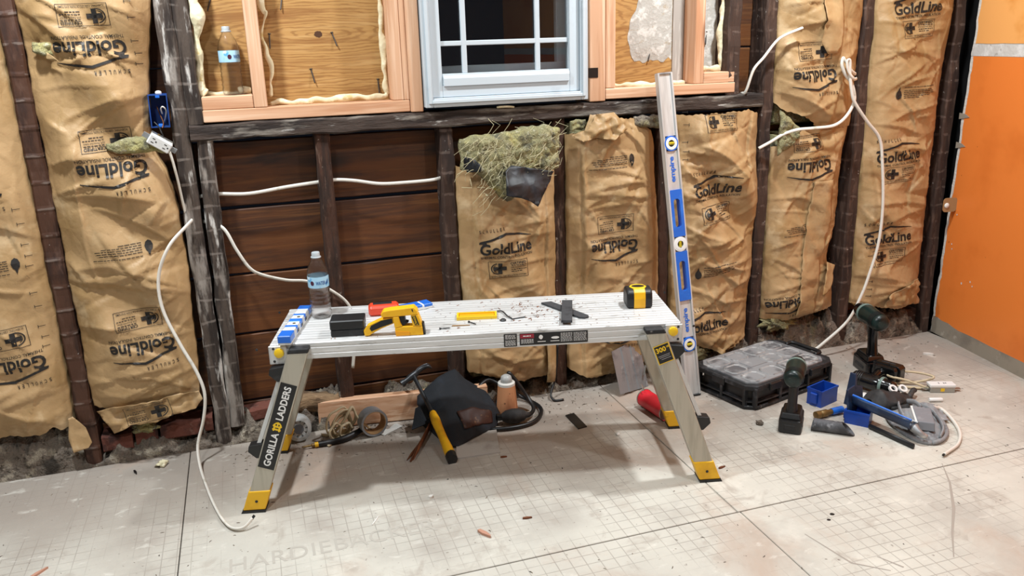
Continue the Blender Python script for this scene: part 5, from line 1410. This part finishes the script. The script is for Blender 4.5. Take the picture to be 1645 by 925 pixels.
# ------------------------------------------------------------------ cordless tools
def drill(label, loc, heading, tilt=None, gloss=False, bit=False, scale=1.0, head='drill_green'):
    """stands on its battery; x = where the chuck points"""
    t = thing('cordless_drill', label, 'drill', loc, math.radians(heading), 'black and green cordless drills')
    if tilt: t.rotation_euler = tuple(math.radians(a) for a in tilt) + (math.radians(heading),) if len(tilt) == 2 else tuple(math.radians(a) for a in tilt)
    t.scale = (scale,) * 3
    pb = 'plastic_black_gloss' if gloss else 'plastic_black'
    bt = MB().prism([(-.052, -.037), (.050, -.037), (.062, -.026), (.062, .026), (.050, .037), (-.052, .037), (-.058, .03), (-.058, -.03)], 0, .048).build('battery', pb, t, bevel=.005)
    MB().bx(-.0595, -.05, -.02, .02, .012, .034, .003).build('battery_release', 'plastic_dusty', bt)
    MB().bx(-.03, .03, -.0385, .0385, .018, .030, .001).build('battery_stripe', 'plastic_dusty', bt)
    MB().prism([(-.048, -.033), (.046, -.033), (.054, -.02), (.054, .02), (.046, .033), (-.048, .033)], .048, .068, None, .86).build('foot_plate', pb, t, bevel=.004)
    MB().tube([(-.012, 0, .062), (-.010, 0, .09), (-.004, 0, .125), (.0, 0, .155), (.002, 0, .172)], [.026, .0205, .0200, .0215, .026], 14, flat=.78, up=(1, 0, 0)).build('handle', pb, t, True, autosmooth=60)
    MB(TR(.026, 0, .150) @ RY(12)).box((0, 0, 0), (.016, .016, .034), None, .005).build('trigger', 'plastic_black_gloss', t)
    M = TR(0, 0, .196) @ RY(90)
    hd = MB(M).lathe([(.012, -.064), (.022, -.062), (.029, -.055), (.0315, -.042), (.0320, .0), (.0335, .03), (.0335, .050), (.0320, .056)], 24).build('motor_housing', head, t, True, autosmooth=50)
    for k in range(4):
        MB(M).lathe([(.0325, -.046 + k * .008), (.0332, -.044 + k * .008), (.0325, -.042 + k * .008)], 24, caps=False).build('vent_rib', 'plastic_black', hd, True)
    MB(M).lathe([(.0335, .056), (.0342, .058), (.0342, .066), (.0335, .068)], 24).build('torque_ring', 'drill_ring', t, True, autosmooth=40)
    MB(M).lathe([(.030, .068), (.0285, .074), (.0275, .078), (.0275, .096), (.0225, .112), (.0125, .120), (.0001, .120)], 20).build('chuck', pb, t, True, autosmooth=40)
    if bit:
        MB(M).lathe([(.0032, .118), (.0032, .150), (.0024, .152), (.0024, .178), (.0001, .180)], 8).build('drill_bit', 'brass', t, True)
    return t
drill('dusty dark green cordless drill standing in front of the organizer case, seen from behind', (1.688, -.592, 0), 49, scale=1.02)
drill('glossy black and green cordless drill standing by the wall with its bit pointing up left', (2.282, -.278, 0), 75, gloss=True, bit=True, scale=1.12)
# impact driver lying on its side
t = drill('black cordless driver lying on its side right of the organizer case', (2.300, -.375, .036), 0, tilt=(88, 0, 292), gloss=True, scale=.92, head='plastic_black_gloss')
t.name = 'cordless_driver'; t['category'] = 'driver'; del t['group']

# ------------------------------------------------------------------ blue bins and the caulking gun
def bin_(label, loc, rotz, L, W, H, rot=None, nm='parts_bin'):
    t = thing(nm, label, 'bin', loc, rotz, 'small blue plastic bins', rot)
    w = .003
    mb = MB(); mb.bx(-L / 2, L / 2, -W / 2, W / 2, 0, w); mb.bx(-L / 2, L / 2, -W / 2, -W / 2 + w, w, H); mb.bx(-L / 2, L / 2, W / 2 - w, W / 2, w, H)
    mb.bx(-L / 2, -L / 2 + w, -W / 2 + w, W / 2 - w, w, H); mb.bx(L / 2 - w, L / 2, -W / 2 + w, W / 2 - w, w, H)
    mb.build('shell', 'blue_bin', t)
    mb = MB(); mb.bx(-L / 2 - .002, L / 2 + .002, -W / 2 - .002, -W / 2, H - .008, H); mb.bx(-L / 2 - .002, L / 2 + .002, W / 2, W / 2 + .002, H - .008, H)
    mb.build('rim', 'blue_bin', t)
    MB().bx(-L / 2 - .008, -L / 2, -.014, .014, H * .15, H * .8, .003).build('label_holder', 'blue_bin', t)
    return t
bin_('small open blue plastic bin standing beside the front drill', (1.915, -.462, 0), math.radians(18), .098, .060, .064)
bin_('tilted blue plastic bin under the navy caulking gun', (1.925, -.645, 0), math.radians(-52), .080, .060, .050)
# navy caulking gun lying on its side
t = thing('caulking_gun', 'navy and bright blue caulking gun lying across the tilted bin', 'caulking gun', (1.925, -.600, .052), math.radians(-74))
def half(u, v, r=.026):
    a = math.radians(-30 + 190 * u)
    return (.02 + .215 * v, -r * math.cos(a), .030 - .012 * v - r * math.sin(a) + .0)
MB().sheet(half, 14, 8).build('cradle', 'blue_navy', t, True, solid=.003)
MB().tube([(.02, -.022, .045), (.235, -.018, .030)], .004, 6).build('cradle_edge', 'blue', t)
MB().tube([(.02, .024, .020), (.235, .024, .008)], .004, 6).build('cradle_edge', 'galv', t)
MB(TR(.012, 0, .028) @ RY(-8)).prism([(-.036, -.040), (.040, -.040), (.048, .0), (.034, .045), (-.030, .045), (-.044, .0)], -.004, .004, RY(90)).build('end_plate', 'blue_navy', t, bevel=.002)
MB(TR(.0, .0, .03)).tube([(.0, 0, .004), (.23, 0, -.014)], .0045, 8).build('push_rod', 'galv', t)
MB().prism([(-.012, -.05), (.012, -.05), (.016, .02), (.006, .065), (-.016, .065)], -.006, .006, TR(-.004, .0, .045) @ RX(75)).build('trigger_plate', 'blue_navy', t, bevel=.002)
MB().tube(cr([(.235, .0, .0), (.26, -.004, -.010), (.275, .01, -.022)], 4), [.016, .015, .013, .012, .011, .010, .010, .009, .009], 10).build('front_ring', 'galv', t, True)
# black rails below the gun
t = MB().tube([(1.925, -.70, .010), (1.955, -.87, .010)], .010, 8, flat=.6).build('black_rail', 'plastic_black', None, True)
tag(t, 'straight black rail lying under the caulking gun', 'rail')
# dusty tube and brass nozzle
t = thing('dusty_tube', 'dusty grey plastic tube with a slanted end in front of the blue bins', 'tube', (1.742, -.635, .021), math.radians(-40))
mb = MB()
n = 20; vs = []
for (x0, R, slant) in [(0, .0205, .004), (.006, .021, .003), (.05, .021, .0), (.115, .021, -.022), (.115, .0175, -.02), (.0, .0165, .004)]:
    for k in range(n):
        a = 2 * math.pi * k / n
        vs.append((x0 + slant * math.sin(a), R * math.cos(a), R * math.sin(a)))
fs = [(i * n + k, i * n + (k + 1) % n, ((i + 1) % 6) * n + (k + 1) % n, ((i + 1) % 6) * n + k) for i in range(6) for k in range(n)]
mb.raw(vs, fs).build('tube_wall', 'tube_dusty', t, True, autosmooth=45)
MB(RY(90)).lathe([(.0218, .004), (.0218, .014)], 20, caps=False).build('collar', 'tube_dusty', t, True)
t = thing('brass_nozzle', 'short brass nozzle with a blue grip lying behind the dusty tube', 'nozzle', (1.80, -.575, .016), math.radians(4))
MB(RY(90)).lathe([(.009, 0), (.014, .002), (.014, .02), (.011, .023), (.0135, .026), (.0135, .05), (.010, .055), (.010, .075)], 16).build('barrel', 'brass', t, True, autosmooth=40)
MB(RY(90)).lathe([(.012, .072), (.0125, .08), (.0125, .12), (.008, .125)], 16).build('grip', 'blue', t, True, autosmooth=40)
# black glove with yellow tag on white plastic pieces
t = thing('black_glove', 'crumpled black work glove with a yellow tag lying right of the caulking gun', 'glove', (2.11, -.585, .0), math.radians(-4))
def glove(u, v):
    x = -.085 + .20 * u
    w = interp([(0, .030), (.15, .048), (.4, .050), (.6, .036), (.85, .030), (1, .012)], u)
    cy = interp([(0, .01), (.3, -.005), (.6, .0), (1, .030)], u)
    a = 2 * math.pi * v
    hgt = interp([(0, .018), (.2, .030), (.5, .026), (.75, .017), (1, .006)], u)
    p = Vector((x * 22, v * 5, 1))
    return (x, cy + w * math.cos(a) * (1 + .15 * noise.noise(p)), .006 + max(0, hgt * (1 + math.sin(a)) + .010 * noise.noise(p * 1.5)))
MB().sheet(glove, 40, 24).build('glove_body', 'rubber_dark', t, True)
for (pts, r) in [([(.02, .02, .03), (.06, .05, .035), (.085, .065, .02)], .011), ([(.09, .012, .02), (.13, .04, .03), (.15, .055, .022)], .010), ([(-.03, -.045, .02), (.02, -.055, .02), (.06, -.04, .018)], .011)]:
    MB().tube(cr(pts, 5), [r * .9] + [r] * 9 + [r * .5], 8).build('finger', 'rubber_dark', t, True)
MB(TR(-.028, -.040, .040) @ RX(50) @ RZ(-5)).box((0, 0, 0), (.034, .014, .002), None, .0005).build('yellow_tag', 'label_yellow', t)
t = thing('white_plastic_clips', 'white plastic clips lying under the black glove', 'clips', (2.065, -.525, .0), 0)
MB(RZ(10)).box((-.02, .0, .022), (.045, .04, .036), RY(12), .010).build('clip_block', 'white_plastic', t)
for k, (x, y_) in enumerate([(.085, -.028), (.118, -.040)]):
    MB(TR(x, y_, .052) @ RX(35)).lathe([(.016, -.004), (.016, .004), (.009, .004), (.009, -.004), (.016, -.004)], 18, caps=False).build('clip_ring', 'white_plastic', t, True, autosmooth=40)
# grey dusty bag / pad
t = thing('grey_pad', 'dusty grey fabric knee pad with a folded strap lying at the right of the pile', 'knee pad', (2.090, -.745, 0), math.radians(-116))
def pad(u, v):
    a = 2 * math.pi * u
    k = [(0.0, .030), (.45, .034), (.8, .026), (.95, .014), (1.0, .004), (.97, .001)]
    i = min(4, int(v * 5)); f = v * 5 - i
    R = k[i][0] + (k[i + 1][0] - k[i][0]) * f; z = k[i][1] + (k[i + 1][1] - k[i][1]) * f
    L_ = .135 if math.cos(a) > 0 else .12
    p = Vector((R * math.cos(a) * 3, R * math.sin(a) * 3, 2))
    return (L_ * R * math.cos(a), .085 * R * math.sin(a) * (1 - .18 * math.cos(a)), z + .009 * noise.noise(p * 1.6) * (1 if z > .01 else 0))
MB().sheet(pad, 40, 20).build('cushion', 'grey_fabric', t, True)
MB().tube([(.137 * math.cos(a), .087 * math.sin(a) * (1 - .18 * math.cos(a)), .008 + .003 * math.sin(3 * a)) for a in [2 * math.pi * i / 40 for i in range(41)]], .0075, 8).build('piping', 'grey_fabric', t, True)
cs = MB(TR(.035, .006, .030) @ RZ(-8)).prism([(-.075, -.030), (.060, -.034), (.066, .022), (-.066, .030)], 0, .030, None, .92).build('hard_cap', 'tile_block', t, bevel=.003)
MB(TR(.035, .006, .030) @ RZ(-8)).prism([(-.076, -.034), (.060, -.038), (.060, -.030), (-.074, -.026)], 0, .027).build('cap_edge', 'white_plastic', cs)
for (pts) in [[(-.12, .03, .03), (-.06, .05, .04), (.0, .06, .036), (.07, .055, .03), (.12, .03, .02)], [(-.11, -.035, .035), (-.05, -.05, .045), (.02, -.055, .04), (.09, -.05, .03)], [(-.13, .0, .035), (-.09, .012, .05), (-.05, .02, .05)]]:
    MB().tube(cr(pts, 6), .009, 8, flat=.45).build('strap', 'grey_fabric', t, True)
def fold(u, v):
    x = -.15 + .12 * u; y_ = .01 + .10 * v
    return (x, y_, .012 + .030 * math.sin(math.pi * u) * math.sin(math.pi * min(1, v * 1.1)) + .012 * noise.noise(Vector((u * 6, v * 6, 9))))
MB().sheet(fold, 18, 18).build('folded_cloth', 'grey_fabric', t, True, solid=.003)
# white cylinder, cable end, receptacle
t = MB(TR(2.296, -.610, .008) @ RZ(-20) @ RY(90)).lathe([(.0001, -.024), (.0065, -.024), (.0075, -.022), (.0075, .020), (.0065, .023), (.0001, .023)], 14).build('white_plug', 'white_plastic', None, True, autosmooth=40)
tag(t, 'short white plastic plug on the floor behind the grey pad', 'plug')
t = thing('loose_cable_end', 'white cable curving around the grey pad with a cut end on the floor', 'cable')
MB().tube(cr([(2.20, -.69, .03), (2.235, -.70, .018), (2.215, -.775, .008), (2.165, -.85, .007), (2.10, -.905, .007), (2.03, -.935, .008), (2.005, -.945, .009)], 7), .0065, 8, flat=.8).build('sheath', 'cable_white', t, True)
MB().tube([(2.005, -.945, .009), (1.997, -.949, .009)], .004, 6).build('cut_end', 'cable_black', t)
t = thing('loose_receptacle', 'white receptacle with side screws lying on the floor near the orange wall', 'outlet', (2.385, -.542, 0), math.radians(-22))
MB().bx(-.045, .045, -.018, .018, .0, .020, .002).build('yoke_body', 'metal_tin', t)
fc = MB().bx(-.047, .047, -.019, .019, .0205, .032, .002).build('face', 'white_plastic', t)
for x in (-.012, .006):
    MB().bx(x, x + .003, -.006, .004, .0318, .0324).build('slot', 'label_black', fc)
MB().bx(.012, .017, -.003, .003, .0318, .0324).build('slot', 'label_black', fc)
MB().bx(-.008, .006, -.0195, -.0185, .006, .018).build('yellow_tag', 'label_yellow', t)
for s in (-1, 1):
    MB().bx(s * .058 - .012, s * .058 + .012, -.008, .008, .010, .0115).build('mounting_ear', 'metal_tin', t)
t = MB().tube(cr([(2.34, -.52, .012), (2.29, -.47, .03), (2.25, -.42, .035), (2.28, -.40, .040), (2.36, -.44, .040), (2.40, -.49, .032), (2.33, -.46, .010), (2.27, -.43, .008), (2.25, -.45, .008), (2.31, -.50, .008), (2.36, -.53, .01)], 6), .0045, 7).build('cable_loop', 'cable_tan', None, True)
tag(t, 'looped cream cable on the floor beside the loose receptacle', 'cable')
t = MB().tube([(2.268, -.405, .03), (2.266, -.40, .075)], .0022, 6).build('bare_wire', 'cable_black', None)
tag(t, 'short dark wire end sticking up from the cream cable loop', 'wire')

# ------------------------------------------------------------------ house wiring
def cable(label, pts, r=.0062, n=7, m_='cable_white', flat=.62, name='electrical_cable', up=None, group='white house wiring cables'):
    o = MB().tube(cr(pts, n), r, 8, flat=flat, up=up).build(name, m_, None, True)
    return tag(o, label, 'cable', group)
cable('white cable hanging from the left stud to the floor in front of the left batt', [(-.18, .02, .80), (-.205, -.035, .785), (-.262, -.095, .735), (-.303, -.10, .645), (-.306, -.10, .54), (-.272, -.10, .42), (-.235, -.10, .317), (-.221, -.10, .235), (-.236, -.105, .15), (-.262, -.13, .075), (-.258, -.20, .03), (-.235, -.32, .012), (-.213, -.422, .007), (-.186, -.52, .006), (-.16, -.573, .008), (-.13, -.585, .012), (-.104, -.575, .030)], .0062)
cable('thin white cable strung across the two open board bays', [(-.16, .04, .862), (-.103, .035, .866), (-.007, .03, .860), (.113, .03, .872), (.215, .035, .879), (.277, .035, .882), (.339, .03, .875), (.422, .03, .858), (.508, .03, .855), (.596, .03, .856), (.64, .04, .860)], .0058)
cable('white cable sagging behind the bottle on the platform and down below it', [(-.16, .045, .78), (-.10, .0, .76), (-.067, -.01, .686), (-.035, -.01, .623), (.001, -.005, .593), (.079, .0, .563), (.149, .0, .55), (.219, -.005, .513), (.275, -.005, .455), (.292, .0, .38), (.285, .0, .30), (.272, .0, .215)], .0062)
cable('short white cable end rising from the beam right of the window framing', [(1.822, .02, 1.092), (1.823, -.01, 1.104), (1.838, -.03, 1.181), (1.873, -.04, 1.225), (1.912, -.05, 1.277), (1.943, -.06, 1.301), (2.009, -.075, 1.326)], .0065)
cable('white cable looped over the torn upper batt and tucked behind the stud', [(2.262, -.075, 1.15), (2.225, -.095, 1.165), (2.195, -.095, 1.20), (2.183, -.095, 1.212), (2.180, -.095, 1.185), (2.20, -.095, 1.150), (2.232, -.095, 1.115), (2.251, -.095, 1.055), (2.225, -.092, .997), (2.171, -.09, .962), (2.072, -.09, .957), (2.01, -.085, .955), (1.965, -.06, .938), (1.925, -.04, .91), (1.886, -.02, .885)], .0062)
cable('long white cable hanging down to the organizer case in front of the last batt', [(2.268, -.075, 1.132), (2.230, -.105, 1.135), (2.200, -.108, 1.165), (2.192, -.108, 1.20), (2.204, -.108, 1.20), (2.212, -.105, 1.15), (2.226, -.105, 1.09), (2.246, -.105, 1.044), (2.312, -.105, .969), (2.378, -.105, .90), (2.403, -.105, .805), (2.427, -.105, .627), (2.424, -.105, .472), (2.393, -.105, .342), (2.362, -.105, .252), (2.305, -.105, .15), (2.195, -.10, .064), (2.15, -.09, .03)], .0062)
MB().tube([(-.106, -.576, .028), (-.098, -.572, .036)], .0042, 6).build('bare_wire_tip', 'cable_black', bpy.data.objects['electrical_cable'])
# blue electrical box and the receptacle hanging out of it
t = thing('electrical_box', 'open blue plastic electrical box nailed to the old left stud', 'electrical box', (-.239, -.012, 1.092))
t.rotation_euler = (0, math.radians(1.5), math.radians(4))
w, hgt, dp, th = .054, .098, .06, .003
mb = MB(); mb.bx(-w / 2, w / 2, dp - th, dp, 0, hgt); mb.bx(-w / 2, -w / 2 + th, -.02, dp - th, 0, hgt); mb.bx(w / 2 - th, w / 2, -.02, dp - th, 0, hgt); mb.bx(-w / 2 + th, w / 2 - th, -.02, dp - th, 0, th); mb.bx(-w / 2 + th, w / 2 - th, -.02, dp - th, hgt - th, hgt)
mb.build('box_shell', 'blue_box', t)
for z in (.006, hgt - .006):
    MB().bx(-.006, .006, -.0205, .012, z - .004, z + .004, .001).build('screw_boss', 'blue', t)
MB().tube(cr([(.010, .03, .01), (.016, .0, .03), (.020, -.012, .05), (.012, -.02, .062), (.006, -.012, .055), (.008, .0, .04)], 5), .0022, 6).build('wire', 'cable_white', t, True)
MB().tube(cr([(-.005, .03, .06), (.0, .02, .04), (.008, -.01, .015), (.004, -.03, .0)], 5), .0016, 6).build('wire', 'copper', t, True)
MB(TR(.004, .0, .101)).lathe([(.009, -.004), (.009, .004), (.006, .007), (.0001, .008)], 12, Matrix.Diagonal((1, .6, 1, 1))).build('nail_head', 'white_plastic', t, True)
t = thing('hanging_receptacle', 'white double receptacle dangling on wires below the blue electrical box', 'outlet', (-.243, -.085, 1.052))
t.rotation_euler = (math.radians(18), math.radians(-52), math.radians(-14))
MB().bx(-.017, .017, .0, .022, -.034, .034, .002).build('yoke_body', 'metal_tin', t)
MB().bx(-.008, .008, .001, .003, -.052, .052, .0005).build('mounting_strap', 'galv', t)
fc = MB().bx(-.0165, .0165, -.012, .0, -.034, .034, .003).build('face', 'white_plastic', t)
for z in (-.018, .018):
    for x in (-.006, .006):
        MB().bx(x - .0012, x + .0012, -.0125, -.0118, z - .002, z + .006).build('slot', 'label_black', fc)
    MB().bx(-.002, .002, -.0125, -.0118, z - .009, z - .005).build('slot', 'label_black', fc)
for s in (-1, 1):
    MB(TR(s * .018, .010, .012) @ RY(90)).lathe([(.004, -.002), (.004, .002), (.0001, .0022)], 8).build('terminal_screw', 'brass', t)
MB().tube(cr([(.02, .012, .0), (.035, .02, .02), (.04, .03, .04)], 4), .002, 6).build('wire', 'cable_black', t)
cable('thin white cable running down the left stud below the receptacle', [(-.232, -.02, 1.05), (-.222, -.015, 1.0), (-.214, -.012, .93), (-.209, -.010, .86), (-.206, -.004, .82)], .004)

# ------------------------------------------------------------------ bits on the right wall and debris on the floor
t = thing('cardboard_tab', 'small tan cardboard tab with a white blob stuck at the orange wall edge', 'tab', (2.805, -.075, .592), math.radians(-8))
MB().prism(rr(-.035, .030, -.030, .030, .014), -.001, .001, RX(90)).build('tab_card', 'cardboard', t)
MB(TR(-.018, -.002, -.002)).lathe([(.010, -.003), (.012, .0), (.008, .004), (.0001, .005)], 10, RX(90)).build('white_blob', 'paper_white', t, True)
rs = random.Random(12)
chips = [('pink wood sliver lying on the floor at the lower left', -.655, -.605, .062, .010, 45, 'pink_chip', 'splinter'), ('pale wood sliver on the floor right of the pressed lettering', .508, -.845, .050, .013, -62, 'pink_chip', 'splinter'),
         ('small dark bark chip on the floor below the platform, right of the pale sliver', .645, -.81, .028, .008, -10, 'splinter', 'chip'), ('thin white sliver on the floor above the pressed lettering', .232, -.665, .050, .004, 58, 'paper_white', 'splinter'),
         ('short black peg on the floor left of the first board seam', -.465, -.105, .030, .008, -70, 'label_black', 'peg'), ('small dark flake on the floor right of the right platform foot', 1.315, -.755, .026, .008, 10, 'splinter', 'chip'),
         ('white chip on the floor against the orange wall', 2.62, -.235, .040, .012, -35, 'paper_white', 'chip'), ('small white crumb on the floor under the platform front edge', .41, -.60, .016, .012, 30, 'paper_white', 'crumb'),
         ('dark flake on the floor between the tile and the board lettering', .69, -.44, .022, .008, -10, 'splinter', 'chip')]
for (lb, x, y_, l, w_, a, m_, ct) in chips:
    o = MB(TR(x, y_, 0) @ RZ(a)).prism([(-l / 2, -w_ * .3), (-l * .1, -w_ / 2), (l / 2, -w_ * .12), (l * .42, w_ * .2), (0, w_ / 2), (-l * .45, w_ * .35)], 0, min(.008, w_ * .6)).build('floor_' + ct, m_)
    tag(o, lb, ct)
def lump(label, x, y_, r, m_, seed):
    mb = MB(TR(x, y_, r * .45))
    mb.lathe([(r * math.cos(a) * (1 + .0), r * .6 * math.sin(a)) for a in [math.radians(-85 + 17 * i) for i in range(11)]], 12)
    mb.v = [tuple(Vector(p) + Vector((noise.noise(Vector(p) * 90 + Vector((seed, 0, 0))), noise.noise(Vector(p) * 90 + Vector((0, seed, 0))), .6 * noise.noise(Vector(p) * 90 + Vector((0, 0, seed))))) * r * .7) for p in mb.v]
    mb.v = [(p[0], p[1], max(.0005, p[2])) for p in mb.v]
    tag(mb.build('foam_crumb', m_, None, True), label, 'crumb')
def wool_scrap(label, x, y_, z, r, sx, seed):
    mb = MB()
    mb.lathe([(r * math.cos(a), r * .7 * math.sin(a)) for a in [math.radians(-88 + 11 * i) for i in range(17)]], 26)
    out = []
    for q in mb.v:
        p_ = Vector(q) * (1 / r)
        k = 1 + .85 * noise.fractal(p_ * 2.2 + Vector((seed, 0, 0)), 1.0, 2.0, 4)
        out.append((x + q[0] * k * sx, y_ + q[1] * k * .6, z + q[2] * k))
    mb.v = out
    tag(mb.build('wool_scrap', 'fiberglass', None, True), label, 'insulation', 'loose glass wool scraps at the wall foot')
wool_scrap('greenish glass wool scrap on the mortar under the left batt', -.43, .0, .112, .026, 1.3, 2)
wool_scrap('yellowish glass wool scrap on the mortar behind the organizer case', 2.03, -.005, .150, .040, 1.8, 5)
wool_scrap('yellowish glass wool scrap at the foot of the spirit level', 1.62, -.03, .085, .036, 1.5, 7)
lump('cream foam crumb on the floor left of the hanging cable', -.385, -.085, .017, 'foam', 3)
lump('tiny white crumb on the floor left of the right platform leg', 1.105, -.43, .008, 'paper_white', 5)
lump('grey knob of mortar on the floor left of the front drill', 1.60, -.535, .014, 'rubble', 8)
# screw holes and dust
o = decal('screw_hole', [blob(1.462, -1.095, .007, .006, 12, 1), blob(1.435, -1.115, .006, .005, 12, 2)], 'label_black', fl, Matrix.Identity(4), .0005)
mb = MB()
for i in range(900):
    if i < 420: x, y_ = rs.uniform(-.2, 1.2), rs.gauss(-.10, .07)
    elif i < 560: x, y_ = rs.uniform(1.3, 2.8), rs.gauss(-.15, .12)
    else: x, y_ = rs.uniform(-1.0, 2.6), rs.uniform(-1.3, -.05)
    if y_ > -.02: continue
    r = rs.uniform(.0010, .0040) * (1 if i < 560 else .75)
    th = rs.uniform(0, 6.28); l = r * rs.uniform(1, 3)
    M = TR(x, y_, .0002) @ Matrix.Rotation(th, 4, 'Z')
    mb.raw([(-l, -r * .6, 0), (l, -r * .5, 0), (l * .6, r * .6, 0), (-l * .7, r * .5, 0), (0, 0, r * .9)], [(0, 1, 4), (1, 2, 4), (2, 3, 4), (3, 0, 4)], M)
tag(mb.build('floor_dust', 'rubble'), 'fine dark crumbs and dust scattered over the backer board floor', 'dust', kind='stuff')
